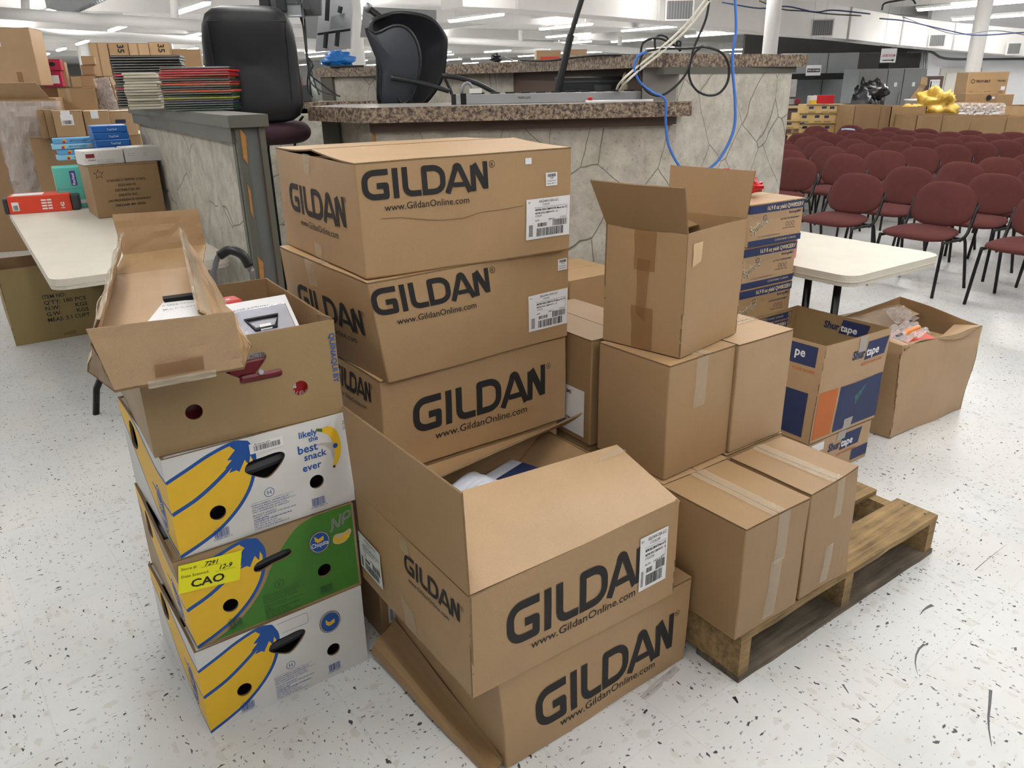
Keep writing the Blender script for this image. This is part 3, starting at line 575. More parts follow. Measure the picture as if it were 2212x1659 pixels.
def banana_box(label, loc, rz, z, kind, L=.433, W=.46, H=.25, warp=None):
    t = thing('banana_box', label, 'box', loc, rz, None, z)
    mb = MB(); bm_ = WHT if kind[0] == 'w' else K4
    holes = [HSLOT if kind == 'g' else HANDLE, circ(.337, .086, .0185), circ(.096, .086, .0185)]
    if kind == 'g': shapes = [(smooth2([(.0, .004), (.1, .03), (.17, .1), (.22, .17), (.28, .232), (.33, .25)], 4)+[(L-.006, .25), (L-.006, .008), (.0, .004)], GRN)]+bananas(K4)
    elif kind == 'k': shapes = []
    else: shapes = bananas()
    wall(mb, front(), L, H, bm_, shapes, holes)
    sh = [] if kind == 'k' else sideart(W)
    wall(mb, leftf(W), W, H, bm_ if kind != 'g' else K4, sh, [smooth2([(.11, .17), (.12, .225), (.17, .225), (.19, .19), (.17, .165), (.13, .155)], 3, True)] if kind != 'k' else [])
    wall(mb, Fr((L, 0, 0), (0, 1, 0), (0, 0, 1)), W, H, bm_, [], []); wall(mb, Fr((L, W, 0), (-1, 0, 0), (0, 0, 1)), L, H, bm_, [], [])
    mb.box((.006, .006, .001), (L-.006, W-.006, .007), KI)
    if kind != 'k':
        for a, b in (((0, 0), (L, .12)), ((0, W-.12), (L, W))): mb.box((a[0]+.002, a[1]+.002, H-.008), (b[0]-.002, b[1]-.002, H-.003), bm_)
        fr = front(.0008); ink = BLU if kind != 'g' else mat('dark_green_ink', '1f4a2c', .6)
        rr = .0115; cx, cy = .218, .098
        mb.stroke(fr, circ(cx, cy, rr)+[(cx+rr, cy)], .0013, ink); mb.text(fr, 'E' if kind == 'g' else 'H', cx, cy-.0055, .011, ink, .0, center=True, e=0)
        yy = .079; mb.stroke(fr, [(.172, yy+.002), (.275, yy+.002)], .0005, ink)
        for k, s_ in enumerate(ADDR+prod(kind)):
            b_ = .02 if ('CLASS' in s_ or 'COUNTRY' in s_) else .0
            yy -= .0062 if k != 4 else .0085; mb.text(fr, s_, .172, yy, .0042, ink, b_, e=0)
        for bx_, by_, w_ in ((.08, .022, .034), (.318, .02, .034)): mb.bars(fr, bx_, by_, w_, .022, ink, 22, 0, 8); mb.text(fr, '0 74904 04011 0', bx_-.003, by_-.0055, .0045, ink, 0, width=w_+.008, e=0)
        mb.text(fr, 'PLU#4011', .085, .046, .004, ink, 0, e=0)
        lf = leftf(W, .0008); mb.text(lf, 'Chiquita', .36, .06, .016, LBL, .01, width=.05, center=True, e=.0004)
        for k in range(3): mb.stroke(lf, smooth2([(.345, .115-.006*k), (.358, .1-.008*k), (.378, .108-.006*k)], 4), .003, YEL, .0004)
    if kind == 'w1':
        emblem(mb, front(.0008), .336, .178, .03, .033, False)
        mb.stroke(front(.0008), [(.21, .205), (.275, .205), (.279, .209), (.279, .232), (.275, .236), (.2, .236)], .0008, BLU)
    if kind == 'w3':
        fr = front(.0008)
        for s_, x, y, h in (('likely', .318, .218, .0155), ('the', .329, .203, .0125), ('best', .313, .178, .0205), ('snack', .33, .157, .0175), ('ever', .318, .129, .0185)):
            mb.text(fr, s_, x+.012, y-.006, h*1.05, BLU, .018, e=0, center=True)
        body_ = smooth2([(.366, .222), (.385, .223), (.403, .205), (.41, .17), (.404, .135), (.389, .113), (.383, .115), (.391, .14), (.39, .172), (.381, .2), (.364, .214)], 4, True)
        mb.poly(fr, body_, YEL, .0002); mb.poly(fr, [(.352, .226), (.366, .2225), (.366, .213), (.35, .22)], mat('stem_green', '4e6b2c', .5), .0004)
        mb.poly(fr, [(.392, .178), (.36, .186), (.345, .184), (.368, .176), (.382, .16), (.386, .13), (.391, .145)], mat('peel_grey', 'bcb8b0', .6), .0003)
        mb.poly(fr, circ(.395, .168, .0065), BLU, .0006); mb.poly(fr, circ(.386, .113, .0035), BLK, .0006)
        mb.quad(fr, .188, .207, .268, .232, LBL, .0003); mb.bars(fr, .198, .212, .062, .013, INK, 30, .0006, 2); mb.text(fr, '48 boxes per pallet', .2, .227, .0035, INK, .01, e=.0006)
        mb.text(Fr((.426, -.0008, .232), (0, 0, 1), (-1, 0, 0)), 'EV BX', -.028, 0, .007, INK, 0, e=0)
    if kind == 'g':
        emblem(mb, front(.0008), .334, .173, .028, .031)
        fr = front(.0008); mb.poly(fr, smooth2([(.37, .17), (.378, .178), (.4, .176), (.417, .181), (.42, .17), (.405, .15), (.385, .147), (.37, .155)], 4, True), mat('pale_outline', 'c9b48f', .6), .0002)
        for k in range(3): mb.stroke(fr, smooth2([(.374, .172-.004*k), (.384, .158-.003*k), (.414, .172-.006*k)], 4), .0055, YEL, .0004)
        mb.stroke(fr, smooth2([(.366, .19), (.372, .197), (.377, .223), (.388, .198), (.398, .232)], 5), .0045, mat('pale_outline', 'c9b48f', .6), .0002); mb.stroke(fr, smooth2([(.366, .19), (.372, .197), (.377, .223), (.388, .198), (.398, .232)], 5), .002, BLU, .0005)
        mb.stroke(fr, smooth2([(.4, .2), (.406, .228), (.42, .232), (.42, .218), (.405, .213)], 5), .0045, mat('pale_outline', 'c9b48f', .6), .0002); mb.stroke(fr, smooth2([(.4, .2), (.406, .228), (.42, .232), (.42, .218), (.405, .213)], 5), .002, BLU, .0005)
        mb.text(Fr((-.0008, .014, .185), (0, 0, 1), (0, 1, 0)), 'NA-06', 0, 0, .008, INK, 0, e=0)
    if kind == 'k':
        mb.text(Fr((.432, -.0012, .205), (0, 0, -1), (1, 0, 0)), 'QUINAQUI BY', 0, -.012, .014, BLU, .01, e=0)
    mb.build('box_body', t, warp)
    if kind == 'g':
        s_ = MB(); A0, B0, C0, D0 = [front(.003).p(*q) for q in ((-.006, .168), (.128, .15), (.148, .226), (.01, .24))]
        fr = Fr(A0, (B0-A0).normalized(), (D0-A0).normalized()); wd, ht = (B0-A0).length, (D0-A0).length
        s_.slab(A0, B0, C0, D0, .0006, YLB, 6, 4)
        s_.text(fr, 'Store #:', .006, ht-.014, .0075, INK, 0, e=.0006); s_.text(fr, '7291', .055, ht-.0145, .011, INK, .02, e=.0006, shear=.3); s_.stroke(fr, [(.048, ht-.0165), (.09, ht-.0165)], .0006, INK, .0006)
        s_.text(fr, 'Date Scanned:', .006, ht-.034, .0075, INK, 0, e=.0006); s_.text(fr, '12-9', .088, ht-.032, .012, INK, .02, e=.0006, shear=.3); s_.stroke(fr, [(.08, ht-.036), (.124, ht-.036)], .0006, INK, .0006)
        s_.text(fr, 'CAO', .026, .01, .021, INK, .025, e=.0006, width=.074); s_.build('store_sticker', t, warp)
    return t
banana_box('bottom banana box, white with round blue emblem, standing on the floor', (-.765, 1.468), .632, 0, 'w1', warp=warper(.433, .46, .25, dict(nb=(0, 0, 0)), .002, .0015, 11))
banana_box('second banana box up, green and brown print with a yellow CAO sticker', (-.768, 1.478), .614, .25, 'g', warp=warper(.433, .46, .25, dict(nb=(.008, 0, 0), nt=(-.009, 0, 0)), .003, .0015, 12))
banana_box('third banana box up, white, printed likely the best snack ever', (-.762, 1.491), .627, .5, 'w3', warp=warper(.433, .46, .25, None, .003, .0015, 13))
bb = banana_box('plain brown open box topping the banana stack, filled with packaged tools', (-.781, 1.503), .58, .75, 'k', L=.436, W=.52, H=.236, warp=warper(.436, .52, .236, None, .003, .002, 14))
f = MB(); f.slab((.436, .0, .2), (.436, .10, .2), (.43, .09, .232), (.43, .0, .245), .005, K4, 6, 4, me=KE); f.build('torn_rim', bb)
bm4 = Matrix.Translation((-.781, 1.503, .75)) @ Matrix.Rotation(.58, 4, 'Z')
# contents of the brown box
SILV = mat('blister_foil', 'c7c9d6', .15, .1, 20, .3, 60, metal=.4); MAROON = mat('dark_red_plastic', '6c1c24', .35); REDG = mat('red_glove', 'c8433f', .5)
def blister(label, loc, R_, w_, h_, kind):
    t = thing('tool_pack', label, 'tool packaging', bm4 @ Vector(loc), 0); t.rotation_euler = (Matrix.Rotation(.58, 4, 'Z') @ R_).to_euler()
    a = MB(); a.box((0, 0, 0), (w_, h_, .003), LBL); a.text(Fr((0, 0, .0032), (1, 0, 0), (0, 1, 0)), 'TWIST ACTION', .02, h_-.03, .01, GREY, .01); a.build('backing_card', t)
    a = MB(); a.rbox((.012, .02, .003), (w_-.012, h_-.03, .016), SILV if kind else MAROON, .005, 2)
    a.build('clear_blister', t)
    a = MB()
    if kind: a.tube([(.045, .125, .0185), (w_-.045, .125, .0185), (w_-.06, .095, .0185), (.06, .095, .0185)], .005, BLK, 6, closed=True); a.box((w_/2-.014, .09, .016), (w_/2+.014, .105, .022), LBL)
    else: a.rbox((.03, .04, .012), (w_-.03, h_-.06, .024), MAROON, .008, 2); a.cyl((w_/2, .06, .024), (w_/2, .06, .028), .006, SILV, 12)
    a.build('tool_blade', t)
    return t
RX = lambda a: Matrix.Rotation(a, 4, 'X'); RY = lambda a: Matrix.Rotation(a, 4, 'Y'); RZ = lambda a: Matrix.Rotation(a, 4, 'Z')
blister('silver blister pack leaning against the rim of the brown box', (.225, .05, .135), RZ(.05) @ RX(.72), .17, .19, 1)
blister('white card with dark red tool seen through the hand hole', (.17, .012, .085), RX(1.45), .16, .12, 0)
for i, (x, y, z, a) in enumerate([(.15, .30, .20, .1), (.14, .19, .185, .1)]):
    t = thing('work_glove', ['red and black work glove package further back in the brown box', 'red and black work glove package beside the silver pack'][i], 'gloves', bm4 @ Vector((x, y, z-.03)), .58+a)
    g = MB(); g.rbox((0, 0, 0), (.17, .07, .055), BLK, .02, 3); g.build('black_palm', t, smooth=True)
    g = MB(); g.rbox((.01, .0, .045), (.165, .06, .068), REDG, .011, 3); g.text(Fr((.03, .012, .0685), (1, 0, 0), (0, 1, 0)), 'Milwaukee', 0, 0, .018, LBL, .01); g.build('red_cuff', t, smooth=True)
t = thing('tool_box_stack', 'dark red tool boxes deep inside the brown box behind its round holes', 'tool packaging', bm4 @ Vector((.03, .03, .01)), .58)
g = MB(); g.rbox((0, 0, 0), (.17, .4, .1), MAROON, .006, 2); g.rbox((.19, 0, 0), (.37, .42, .11), BLK, .006, 2); g.rbox((.28, -.012, .03), (.36, .03, .1), RED, .004, 2); g.text(Fr((.295, -.0125, .05), (1, 0, 0), (0, 0, 1)), 'kee', 0, 0, .02, LBL, .0); g.build('packaging', t)
# things seen inside the holes of the printed banana boxes
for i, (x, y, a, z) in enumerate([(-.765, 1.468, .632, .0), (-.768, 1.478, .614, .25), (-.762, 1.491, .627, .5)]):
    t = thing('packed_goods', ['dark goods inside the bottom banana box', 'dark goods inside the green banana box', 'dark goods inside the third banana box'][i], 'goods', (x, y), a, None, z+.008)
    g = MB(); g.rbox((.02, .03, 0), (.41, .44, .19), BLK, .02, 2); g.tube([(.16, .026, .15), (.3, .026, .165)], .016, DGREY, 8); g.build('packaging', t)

# ================================================================ LONG OPEN TRAY ON THE BROWN BOX
t = thing('open_carton', 'long battered open cardboard carton with raised end flaps, lying across the brown box', 'cardboard box', UV(.27, 1.6), A, None, .992)
def LU(u, v, z): # world uv -> local of the tray
    return Vector((u-.27, v-1.6, z-.992))
def crumple(s_, amp=.006): return lambda a, b, n: n*(noise.noise(Vector((a*5+s_, b*4, s_)))*amp)
mb = MB()
mb.slab(LU(.12, 1.60, 1.0), LU(.42, 1.56, 1.0), LU(.545, 2.42, 1.0), LU(.30, 2.44, 1.0), .005, K2, 10, 10, crumple(3, .002))
mb.slab(LU(.145, 1.475, .993), LU(.372, 1.455, .993), LU(.42, 1.56, 1.0), LU(.12, 1.60, 1.0), .005, K2, 6, 3, crumple(4, .004), me=KE)
mb.slab(LU(.30, 2.44, 1.0), LU(.545, 2.42, 1.0), LU(.60, 2.58, 1.03), LU(.355, 2.57, 1.03), .005, K3, 8, 4, crumple(6, .003), me=KE)
mb.build('carton_base', t)
for pts, s_, m_ in (((LU(.30, 2.44, .997), LU(.118, 1.60, .997), LU(.145, 1.50, 1.12), LU(.352, 2.5, 1.105)), 1, K2), ((LU(.423, 1.56, .997), LU(.548, 2.42, .997), LU(.505, 2.44, 1.11), LU(.325, 1.53, 1.095)), 2, K2)):
    f = MB(); f.slab(*pts, .005, m_, 14, 6, crumple(s_, .009), mi_=KI, me=KE); sf_ = f.build('side_flap', t)
    q = [pts[3]*.8+pts[0]*.2, pts[2]*.8+pts[1]*.2, pts[2]*1.0, pts[3]*1.0]; f = MB(); f.slab(*[p+Vector((0, 0, .002)) for p in q], .001, TAPE, 16, 3, lambda a, b, n: n*(.004+.004*sin(a*23)*b)); f.build('torn_tape', sf_)
    q = [pts[3], pts[2], pts[2]+Vector((.007 if s_ == 1 else -.007, 0, .0)), pts[3]+Vector((.007 if s_ == 1 else -.007, 0, 0))]; f = MB(); f.slab(*[p+Vector((0, 0, .003)) for p in (q if s_ == 2 else [q[3], q[2], q[1], q[0]])], .001, TAPE, 20, 3, lambda a, b, n: n*(.003*sin(a*31+b*3))); f.build('torn_tape', sf_)
f = MB(); f.slab(LU(.145, 1.475, .993), LU(.372, 1.455, .993), LU(.366, 1.44, 1.108), LU(.122, 1.475, 1.112), .005, K2, 10, 6, crumple(8, .003), mi_=KI, me=KE); sf_ = f.build('end_flap', t)
f = MB(); f.slab(LU(.215, 1.4655, 1.003), LU(.30, 1.4585, 1.003), LU(.30, 1.451, 1.03), LU(.215, 1.459, 1.03), .0008, TAPEB, 6, 3); f.build('brown_tape', sf_)
f = MB(); f.slab(LU(.20, 1.468, .984), LU(.32, 1.458, .984), LU(.32, 1.4555, .999), LU(.20, 1.4665, .999), .001, TAPE, 10, 3, crumple(9, .004)); f.build('torn_tape', t)
f = MB(); f.slab(LU(.355, 2.57, 1.03), LU(.60, 2.58, 1.03), LU(.60, 2.60, 1.14), LU(.35, 2.59, 1.15), .005, K3, 10, 6, crumple(12, .003), mi_=K3, me=KE); f.build('end_flap', t)
for a, b, c, d in ((LU(.145, 1.475, .993), LU(.12, 1.60, .997), LU(.14, 1.52, 1.10), LU(.124, 1.478, 1.085)), (LU(.42, 1.56, .997), LU(.372, 1.455, .993), LU(.36, 1.45, 1.05), LU(.385, 1.53, 1.06))):
    f = MB(); f.slab(b, a, d, c, .004, K3, 5, 5, crumple(15, .01), me=KE); f.build('torn_gusset', t)
t = thing('paper_card', 'white printed card with a dark band lying inside the long open carton', 'card', UV(.33, 1.86), A-.1, None, 1.004)
f = MB(); f.add([(-.05, -.0, 0), (.08, -.02, .0), (.09, .1, .008), (.0, .12, .012)], [(0, 1, 2, 3)], LBL); fr = Fr((-.02, .03, .004), (1, -.1, .02), (0, 1, .07))
for k, s_ in enumerate(('A SAFE CHOICE', 'MULTI PURPOSE MATERIAL')): f.text(fr, s_, .01, .055-.03*k, .009, GREY, .01)
f.build('card', t); f = MB(); f.box((.0, .11, .008), (.08, .14, .02), DARK); f.build('dark_band', t)

# ================================================================ PALLET AND PLAIN CARTONS
PZ = .145
t = thing('wooden_pallet', 'weathered wooden pallet on the floor under the plain brown cartons', 'pallet', (.585, 1.612), .621)
PL_, PW = 1.003, 1.15
rr = random.Random(3)
def board(x0, y0, z0, x1, y1, z1, m, name, s_=0, along='x'):
    f = MB()
    if along == 'x':
        n = 14; V = []
        for i in range(n+1):
            x = x0+(x1-x0)*i/n
            for (y, z) in ((y0, z0), (y1, z0), (y1, z1), (y0, z1)): V.append((x, y+noise.noise(Vector((x*9, y*7, s_)))*.004, z+noise.noise(Vector((x*5, y*9, s_+4)))*.0015))
        f.add(V, [(4*i+k, 4*i+(k+1) % 4, 4*(i+1)+(k+1) % 4, 4*(i+1)+k) for i in range(n) for k in range(4)]+[(3, 2, 1, 0), (4*n, 4*n+1, 4*n+2, 4*n+3)], m)
        f.v = [Vector(v) for v in f.v]
        f.build(name, t)
    else:
        n = 12; V = []
        for i in range(n+1):
            y = y0+(y1-y0)*i/n
            for (x, z) in ((x0, z0), (x1, z0), (x1, z1), (x0, z1)): V.append((x+noise.noise(Vector((y*9, x*7, s_)))*.003, y, z))
        f.add(V, [(4*i+(k+1) % 4, 4*i+k, 4*(i+1)+k, 4*(i+1)+(k+1) % 4) for i in range(n) for k in range(4)]+[(0, 1, 2, 3), (4*n+3, 4*n+2, 4*n+1, 4*n)], m)
        f.build(name, t)
for i, (x0, m_) in enumerate(((.0, WOOD), (.475, WOOD), (.955, WOOD))): board(x0+.002, .0, .018, x0+.044, PW, .126, m_, 'stringer', i, 'y')
for i, (y0, wd, m_) in enumerate(((-.005, .145, WOODD), (.36, .1, WOOD), (.72, .1, WOODD), (1.0, .14, WOOD))): board(0, y0, 0, PL_, y0+wd, .018, m_, 'bottom_board', i+10)
for i, (y0, wd, m_) in enumerate(((.0, .14, WOOD), (.215, .1, WOOD), (.37, .1, WOODD), (.53, .1, WOOD), (.69, .1, WOOD), (.85, .1, WOOD), (1.01, .14, WOOD))): board(.0, y0, .126, PL_, y0+wd, .145, m_, 'deck_board', i+20)
for x in (.495, .975):
    for y in (.03, .1): f = MB(); f.cyl((x, y, .1445), (x, y, .146), .004, BLKM, 8); f.build('nail', t)
HR = .335
def plain(label, loc, rz, L, W, z, m=K1, H=HR, seam='y', warp=None, tape=None, **k): return carton('plain_carton', label, 'cardboard box', loc, rz, L, W, H, m, k.pop('prt', None), seam, warp, tape, z, **k)
ft = lambda x0, x1, z0, z1, mt=TAPE: ('tape_strip', strip(FF, [(x0, z1), (x1, z1), (x1-.006, z0), (x0-.006, z0)], mt))
tt = lambda L, W: ('tape_strip', strip(TF, [(L/2-.025, .0), (L/2+.025, .0), (L/2+.025, W), (L/2-.025, W)], e=.003))
plain('plain brown carton at the left front corner of the pallet, tape strip down its front', (.563, 1.602), .605, .254, .277, PZ, K3, warp=warper(.254, .277, HR, dict(lt=(-.006, 0, 0), nb=(0, 0, 0)), .004, .002, 21),
    tape=[ft(.125, .17, .19, .333), ft(.11, .155, .02, .2), tt(.254, .277)])
plain('plain brown carton at the pallet front with a crushed right corner and torn tape', (.785, 1.76), .605, .237, .276, PZ, K3, warp=warper(.237, .276, HR, dict(rt=(.026, .036, -.01), rb=(-.012, 0, .0), nt=(-.005, 0, 0)), .005, .006, 22),
    tape=[ft(.12, .155, .22, .333), ft(.095, .13, .02, .14), tt(.237, .276)])
for i, (u_, v_) in enumerate(((1.385, 1.285), (1.655, 1.30))):
    plain(['brown carton on the pallet deck below the central carton, only its top edge showing', 'brown carton on the pallet deck behind the crushed carton, only its top edge showing', 'brown carton on the pallet deck behind the front stack of shirt cartons'][i], UV(u_, v_), .605, .262, .27, PZ, K1, H=.328, warp=warper(.262, .27, HR, None, .003, .002, 30+i))
plain('plain brown carton directly under the tall open carton, white tape on its front', (.41, 1.861), .655, .272, .262, .475, K1, warp=warper(.272, .262, HR, None, .003, .002, 24), tape=[ft(.105, .15, .19, .333), tt(.272, .262)])
plain('brown carton on the pallet deck beneath the carton with the white M150-LIME label', UV(1.372, 1.585), .605, .25, .375, PZ, K3, H=.328, warp=warper(.25, .375, .328, None, .003, .002, 34))
plain('plain brown carton in the second layer, right of the one under the tall open carton', (.632, 2.021), .595, .241, .30, .475, K2, seam='x', warp=warper(.241, .3, HR, None, .003, .002, 25), tape=[('tape_strip', strip(TF, [(0, .125), (0, .175), (.24, .175), (.24, .125)], e=.003))])
lm = lambda mb, L, W, H: [mb.quad(leftf(W, .0016), .19, .02, .36, .17, LBL)]+[mb.text(leftf(W, .002), s_, x, y, h, INK, .02, e=0) for s_, x, y, h in (('M150-LIME', .225, .145, .012), ("PAINTER'S", .225, .122, .008), ('48MM x 55M', .235, .06, .008), ('1.88 YD.', .24, .045, .008), ('36 PK', .25, .03, .008))]
plain('plain brown carton with a white M150-LIME label on its shaded end, behind the second layer', UV(1.372, 1.58), .605, .25, .385, .475, K3, warp=warper(.25, .385, HR, None, .003, .002, 26), labels=[lm])
# tall open carton on top
TL, TW, TH = .301, .253, .328
t = thing('open_carton', 'tall open brown carton with raised flaps on top of the pallet cartons', 'cardboard box', (.443, 1.909), .802, None, .812)
wt = warper(TL, TW, TH, dict(nt=(-.004, 0, 0), nb=(.004, 0, 0)), .003, .002, 31)
mb = MB()
for a, b in (((0, 0), (TL, 0)), ((0, TW), (0, 0)), ((TL, TW), (0, TW)), ((TL, 0), (TL, TW))):
    mb.slab((*a, 0), (*b, 0), (*b, TH), (*a, TH), .005, K1, 8, 8, mi_=KI, me=KE)
mb.box((.004, .004, .002), (TL-.004, TW-.004, .007), KI); mb.build('carton_body', t, wt)
flap('top_flap', [(0, TW, TH), (0, 0, TH), (-.05, -.012, TH+.118), (-.055, TW+.015, TH+.118)], par=t, m=K3, fn=lambda a, b, n: n*.004*sin(pi*a))
flap('top_flap', [(TL, 0, TH), (TL, TW, TH), (TL+.02, TW+.01, TH+.125), (TL+.018, -.004, TH+.125)], par=t, m=K3)
flap('top_flap', [(TL, TW, TH), (0, TW, TH), (.01, TW-.11, TH-.03), (TL-.01, TW-.11, TH-.03)], par=t, m=KI)
flap('top_flap', [(0.005, .006, TH-.004), (TL-.005, .006, TH-.004), (TL-.01, .03, TH-.13), (.01, .03, TH-.13)], par=t, m=KI)
for z0, z1 in ((.22, .326), (.003, .12)): f = MB(); strip(LF, [(.095, z1), (.165, z1), (.165, z0), (.1, z0)], TAPEB)(f, TL, TW, TH); f.build('brown_tape', t, wt)
f = MB(); strip(LF, [(.11, .25), (.15, .25), (.14, .08), (.112, .1)], TAPEB)(f, TL, TW, TH); f.build('brown_tape', t, wt)
f = MB(); f.slab((TL-.02, -.0012, .25), (TL-.0, -.0012, .25), (TL-.24, -.0012, .31), (TL-.28, -.0012, .31), .0001, K2) if 0 else strip(FF, [(.03, .3), (.075, .3), (.07, .25), (.03, .24)], mat('torn_paper', 'cdb08a', .8), .0016)(f, TL, TW, TH); f.build('torn_patch', t, wt)
# ================================================================ TAPE-BRAND CARTONS
def shur(mb, fr, x, y, s_, tag_=True):
    mb.text(fr, 'Shur', x, y, .04*s_, NAVY, .035, width=.095*s_, e=.0, shear=.12)
    mb.add([fr.p(*q, -.0003) for q in ((x+.094*s_, y-.016*s_), (x+.255*s_, y-.016*s_), (x+.275*s_, y+.066*s_), (x+.114*s_, y+.066*s_))], [(0, 1, 2, 3)], NAVY)
    mb.text(fr, 'tape', x+.102*s_, y, .04*s_, LBL, .025, width=.1*s_, e=.0002, shear=.12)
    if tag_: mb.text(fr, 'TRUE TO YOUR WORK', x+.07*s_, y-.042*s_, .013*s_, ORANGE, .02, width=.175*s_, e=.0002, shear=.1)
UL, UW, UH = .421, .43, .384
def uprint(mb, L, W, H, o=0):
    fr = front(.0012); shur(mb, fr, .178, H-.085, .86); mb.quad(fr, .008, .012, .118, .20, ORANGE); mb.quad(fr, .132, .012, L-.004, .20, NAVY)
    lf = leftf(W, .0012); mb.quad(lf, W-.20, H-.09, W-.03, H-.012, NAVY); mb.text(lf, 'pe', W-.125, H-.06, .035, LBL, .02, e=.0004); mb.text(lf, 'YOUR WORK', W-.13, H-.115, .012, ORANGE, .02, e=0); mb.quad(lf, W-.22, .012, W-.04, .19, NAVY)
t = thing('tape_carton', 'open topped carton with blue and orange blocks and Shurtape lettering on the pallet', 'cardboard box', (1.155, 2.678), .592, None, .178)
wu = warper(UL, UW, UH, dict(nt=(.03, .012, .0), nb=(-.012, 0, 0), rt=(.012, 0, 0), lt=(.01, 0, 0)), .005, .003, 41)
mb = MB()
for a, b in (((0, 0), (UL, 0)), ((0, UW), (0, 0)), ((UL, UW), (0, UW)), ((UL, 0), (UL, UW))): mb.slab((*a, 0), (*b, 0), (*b, UH), (*a, UH), .005, K2, 8, 8, mi_=K4, me=KE)
mb.box((.004, .004, .002), (UL-.004, UW-.004, .007), K4); uprint(mb, UL, UW, UH)
fr = Fr((UL-.0065, UW-.01, 0), (0, -1, 0), (0, 0, 1)); shur(mb, fr, .13, UH-.062, .75, False)
fr = Fr((.03, UW-.0065, 0), (1, 0, 0), (0, 0, 1))
for k in range(3):
    x = .12+k*.08; mb.stroke(fr, [(x, UH-.07), (x+.065, UH-.07), (x+.065, UH-.015), (x, UH-.015), (x, UH-.07)], .002, NAVY)
    if k < 2: mb.stroke(fr, [(x+.03, UH-.06), (x+.03, UH-.025)], .006, NAVY); mb.poly(fr, circ(x+.03, UH-.055, .008), NAVY)
    else: mb.stroke(fr, [(x+.01, UH-.06), (x+.055, UH-.025)], .002, NAVY); mb.stroke(fr, [(x+.055, UH-.06), (x+.01, UH-.025)], .002, NAVY); mb.stroke(fr, circ(x+.02, UH-.043, .009)+[(x+.029, UH-.043)], .002, NAVY); mb.stroke(fr, circ(x+.045, UH-.043, .009)+[(x+.054, UH-.043)], .002, NAVY)
mb.build('carton_body', t, wu)
f = MB(); strip(FF, [(.215, UH-.002), (.262, UH-.002), (.258, UH-.06), (.213, UH-.06)], mat('fibre_tape', 'b9b3ac', .5, alpha=.8))(f, UL, UW, UH); f.build('fibre_tape', t, wu)
f = MB(); strip(FF, [(.2, .05), (.255, .05), (.25, .002), (.2, .002)], mat('fibre_tape', 'b9b3ac', .5, alpha=.8))(f, UL, UW, UH); f.build('fibre_tape', t, wu)
f = MB(); strip(FF, [(.24, .14), (.31, .18), (.28, .14), (.25, .10)], mat('scuff', '4f7f7d', .7, .3, 60, alpha=.7), .0016)(f, UL, UW, UH); f.build('scuff_mark', t, wu)
def u0print(mb, L, W, H):
    fr = front(.0012); shur(mb, fr, .13, H-.07, .82); mb.quad(fr, .0, .01, .11, H-.115, ORANGE); mb.quad(fr, .3, .02, L-.004, H-.105, NAVY)
carton('tape_carton', 'closed carton with Shurtape lettering under the open blue and orange carton', 'cardboard box', (1.14, 2.668), .592, UL, UW, .176, K2, u0print, 'x', warper(UL, UW, .176, None, .003, .002, 42), [('fibre_tape', strip(FF, [(.19, .176), (.245, .176), (.235, .141), (.18, .141)], mat('fibre_tape', 'b9b3ac', .5, alpha=.8)))], 0, labels=[lambda mb, L, W, H: mb.quad(front(.0016), .02, .13, .1, .165, LBL)])
# big battered carton on the floor at right
VL, VW, VH = .583, .36, .431
t = thing('battered_carton', 'large battered open carton on the floor near the chairs, crumpled rim', 'cardboard box', (1.66, 3.061), .573, None, 0)
wv = warper(VL, VW, VH, dict(rt=(.05, 0, -.02), nt=(-.005, 0, .0), lt=(-.02, 0, .03), kt=(-.02, .02, .05)), .012, .012, 51)
mb = MB()
for a, b in (((0, 0), (VL, 0)), ((0, VW), (0, 0)), ((VL, VW), (0, VW)), ((VL, 0), (VL, VW))): mb.slab((*a, 0), (*b, 0), (*b, VH), (*a, VH), .006, K2, 12, 10, mi_=KI, me=KE)
mb.box((.004, .004, .002), (VL-.004, VW-.004, .007), KI); mb.build('carton_body', t, wv)
flap('top_flap', [(0, .0, VH-.01), (VL+.04, 0, VH-.03), (VL+.02, .11, VH-.05), (.02, .1, VH-.07)], par=t, m=K2, fn=lambda a, b, n: n*.02*sin(a*7))
flap('top_flap', [(VL-.01, VW+.02, VH+.01), (0, VW+.02, VH+.04), (.02, VW-.14, VH-.03), (VL-.03, VW-.12, VH-.02)], par=t, m=K3, fn=lambda a, b, n: n*.03*sin(a*9)*b)
flap('top_flap', [(-.02, VW, VH+.03), (0, 0, VH-.005), (.14, .05, VH-.05), (.13, VW-.04, VH+.0)], par=t, m=K2, fn=lambda a, b, n: n*.02*sin(b*6))
f = MB(); f.slab((.26, .2, VH+.0), (.4, .18, VH+.01), (.38, .26, VH+.06), (.25, .27, VH+.06), .001, WRAP, 10, 10, lambda a, b, n: n*.02*sin(a*13)*cos(b*11)); f.build('torn_tape', t)
a = MB(); a.rbox((.06, .06, .012), (.52, .3, .36), K3, .006); a.build('packed_filler', t)
t = thing('screwdriver_card', 'orange handled tool in clear packaging on red card in the battered carton', 'tool', (1.66, 3.061), .573, None, .38)
t.location = Matrix.Translation((1.66, 3.061, .385)) @ Matrix.Rotation(.573, 4, 'Z') @ Vector((.12, .10, 0))
a = MB(); a.slab((-.05, -.05, 0), (.24, -.03, .0), (.26, .09, .02), (-.03, .08, .02), .002, REDC, 6, 4); a.build('backing_card', t)
a = MB(); a.tube([(.05, .02, .03), (.1, .025, .034), (.2, .03, .04)], lambda q: .013+.006*sin(q*pi), mat('orange_handle', 'd97b1e', .35), 12, sub=4); a.build('handle', t, smooth=True)
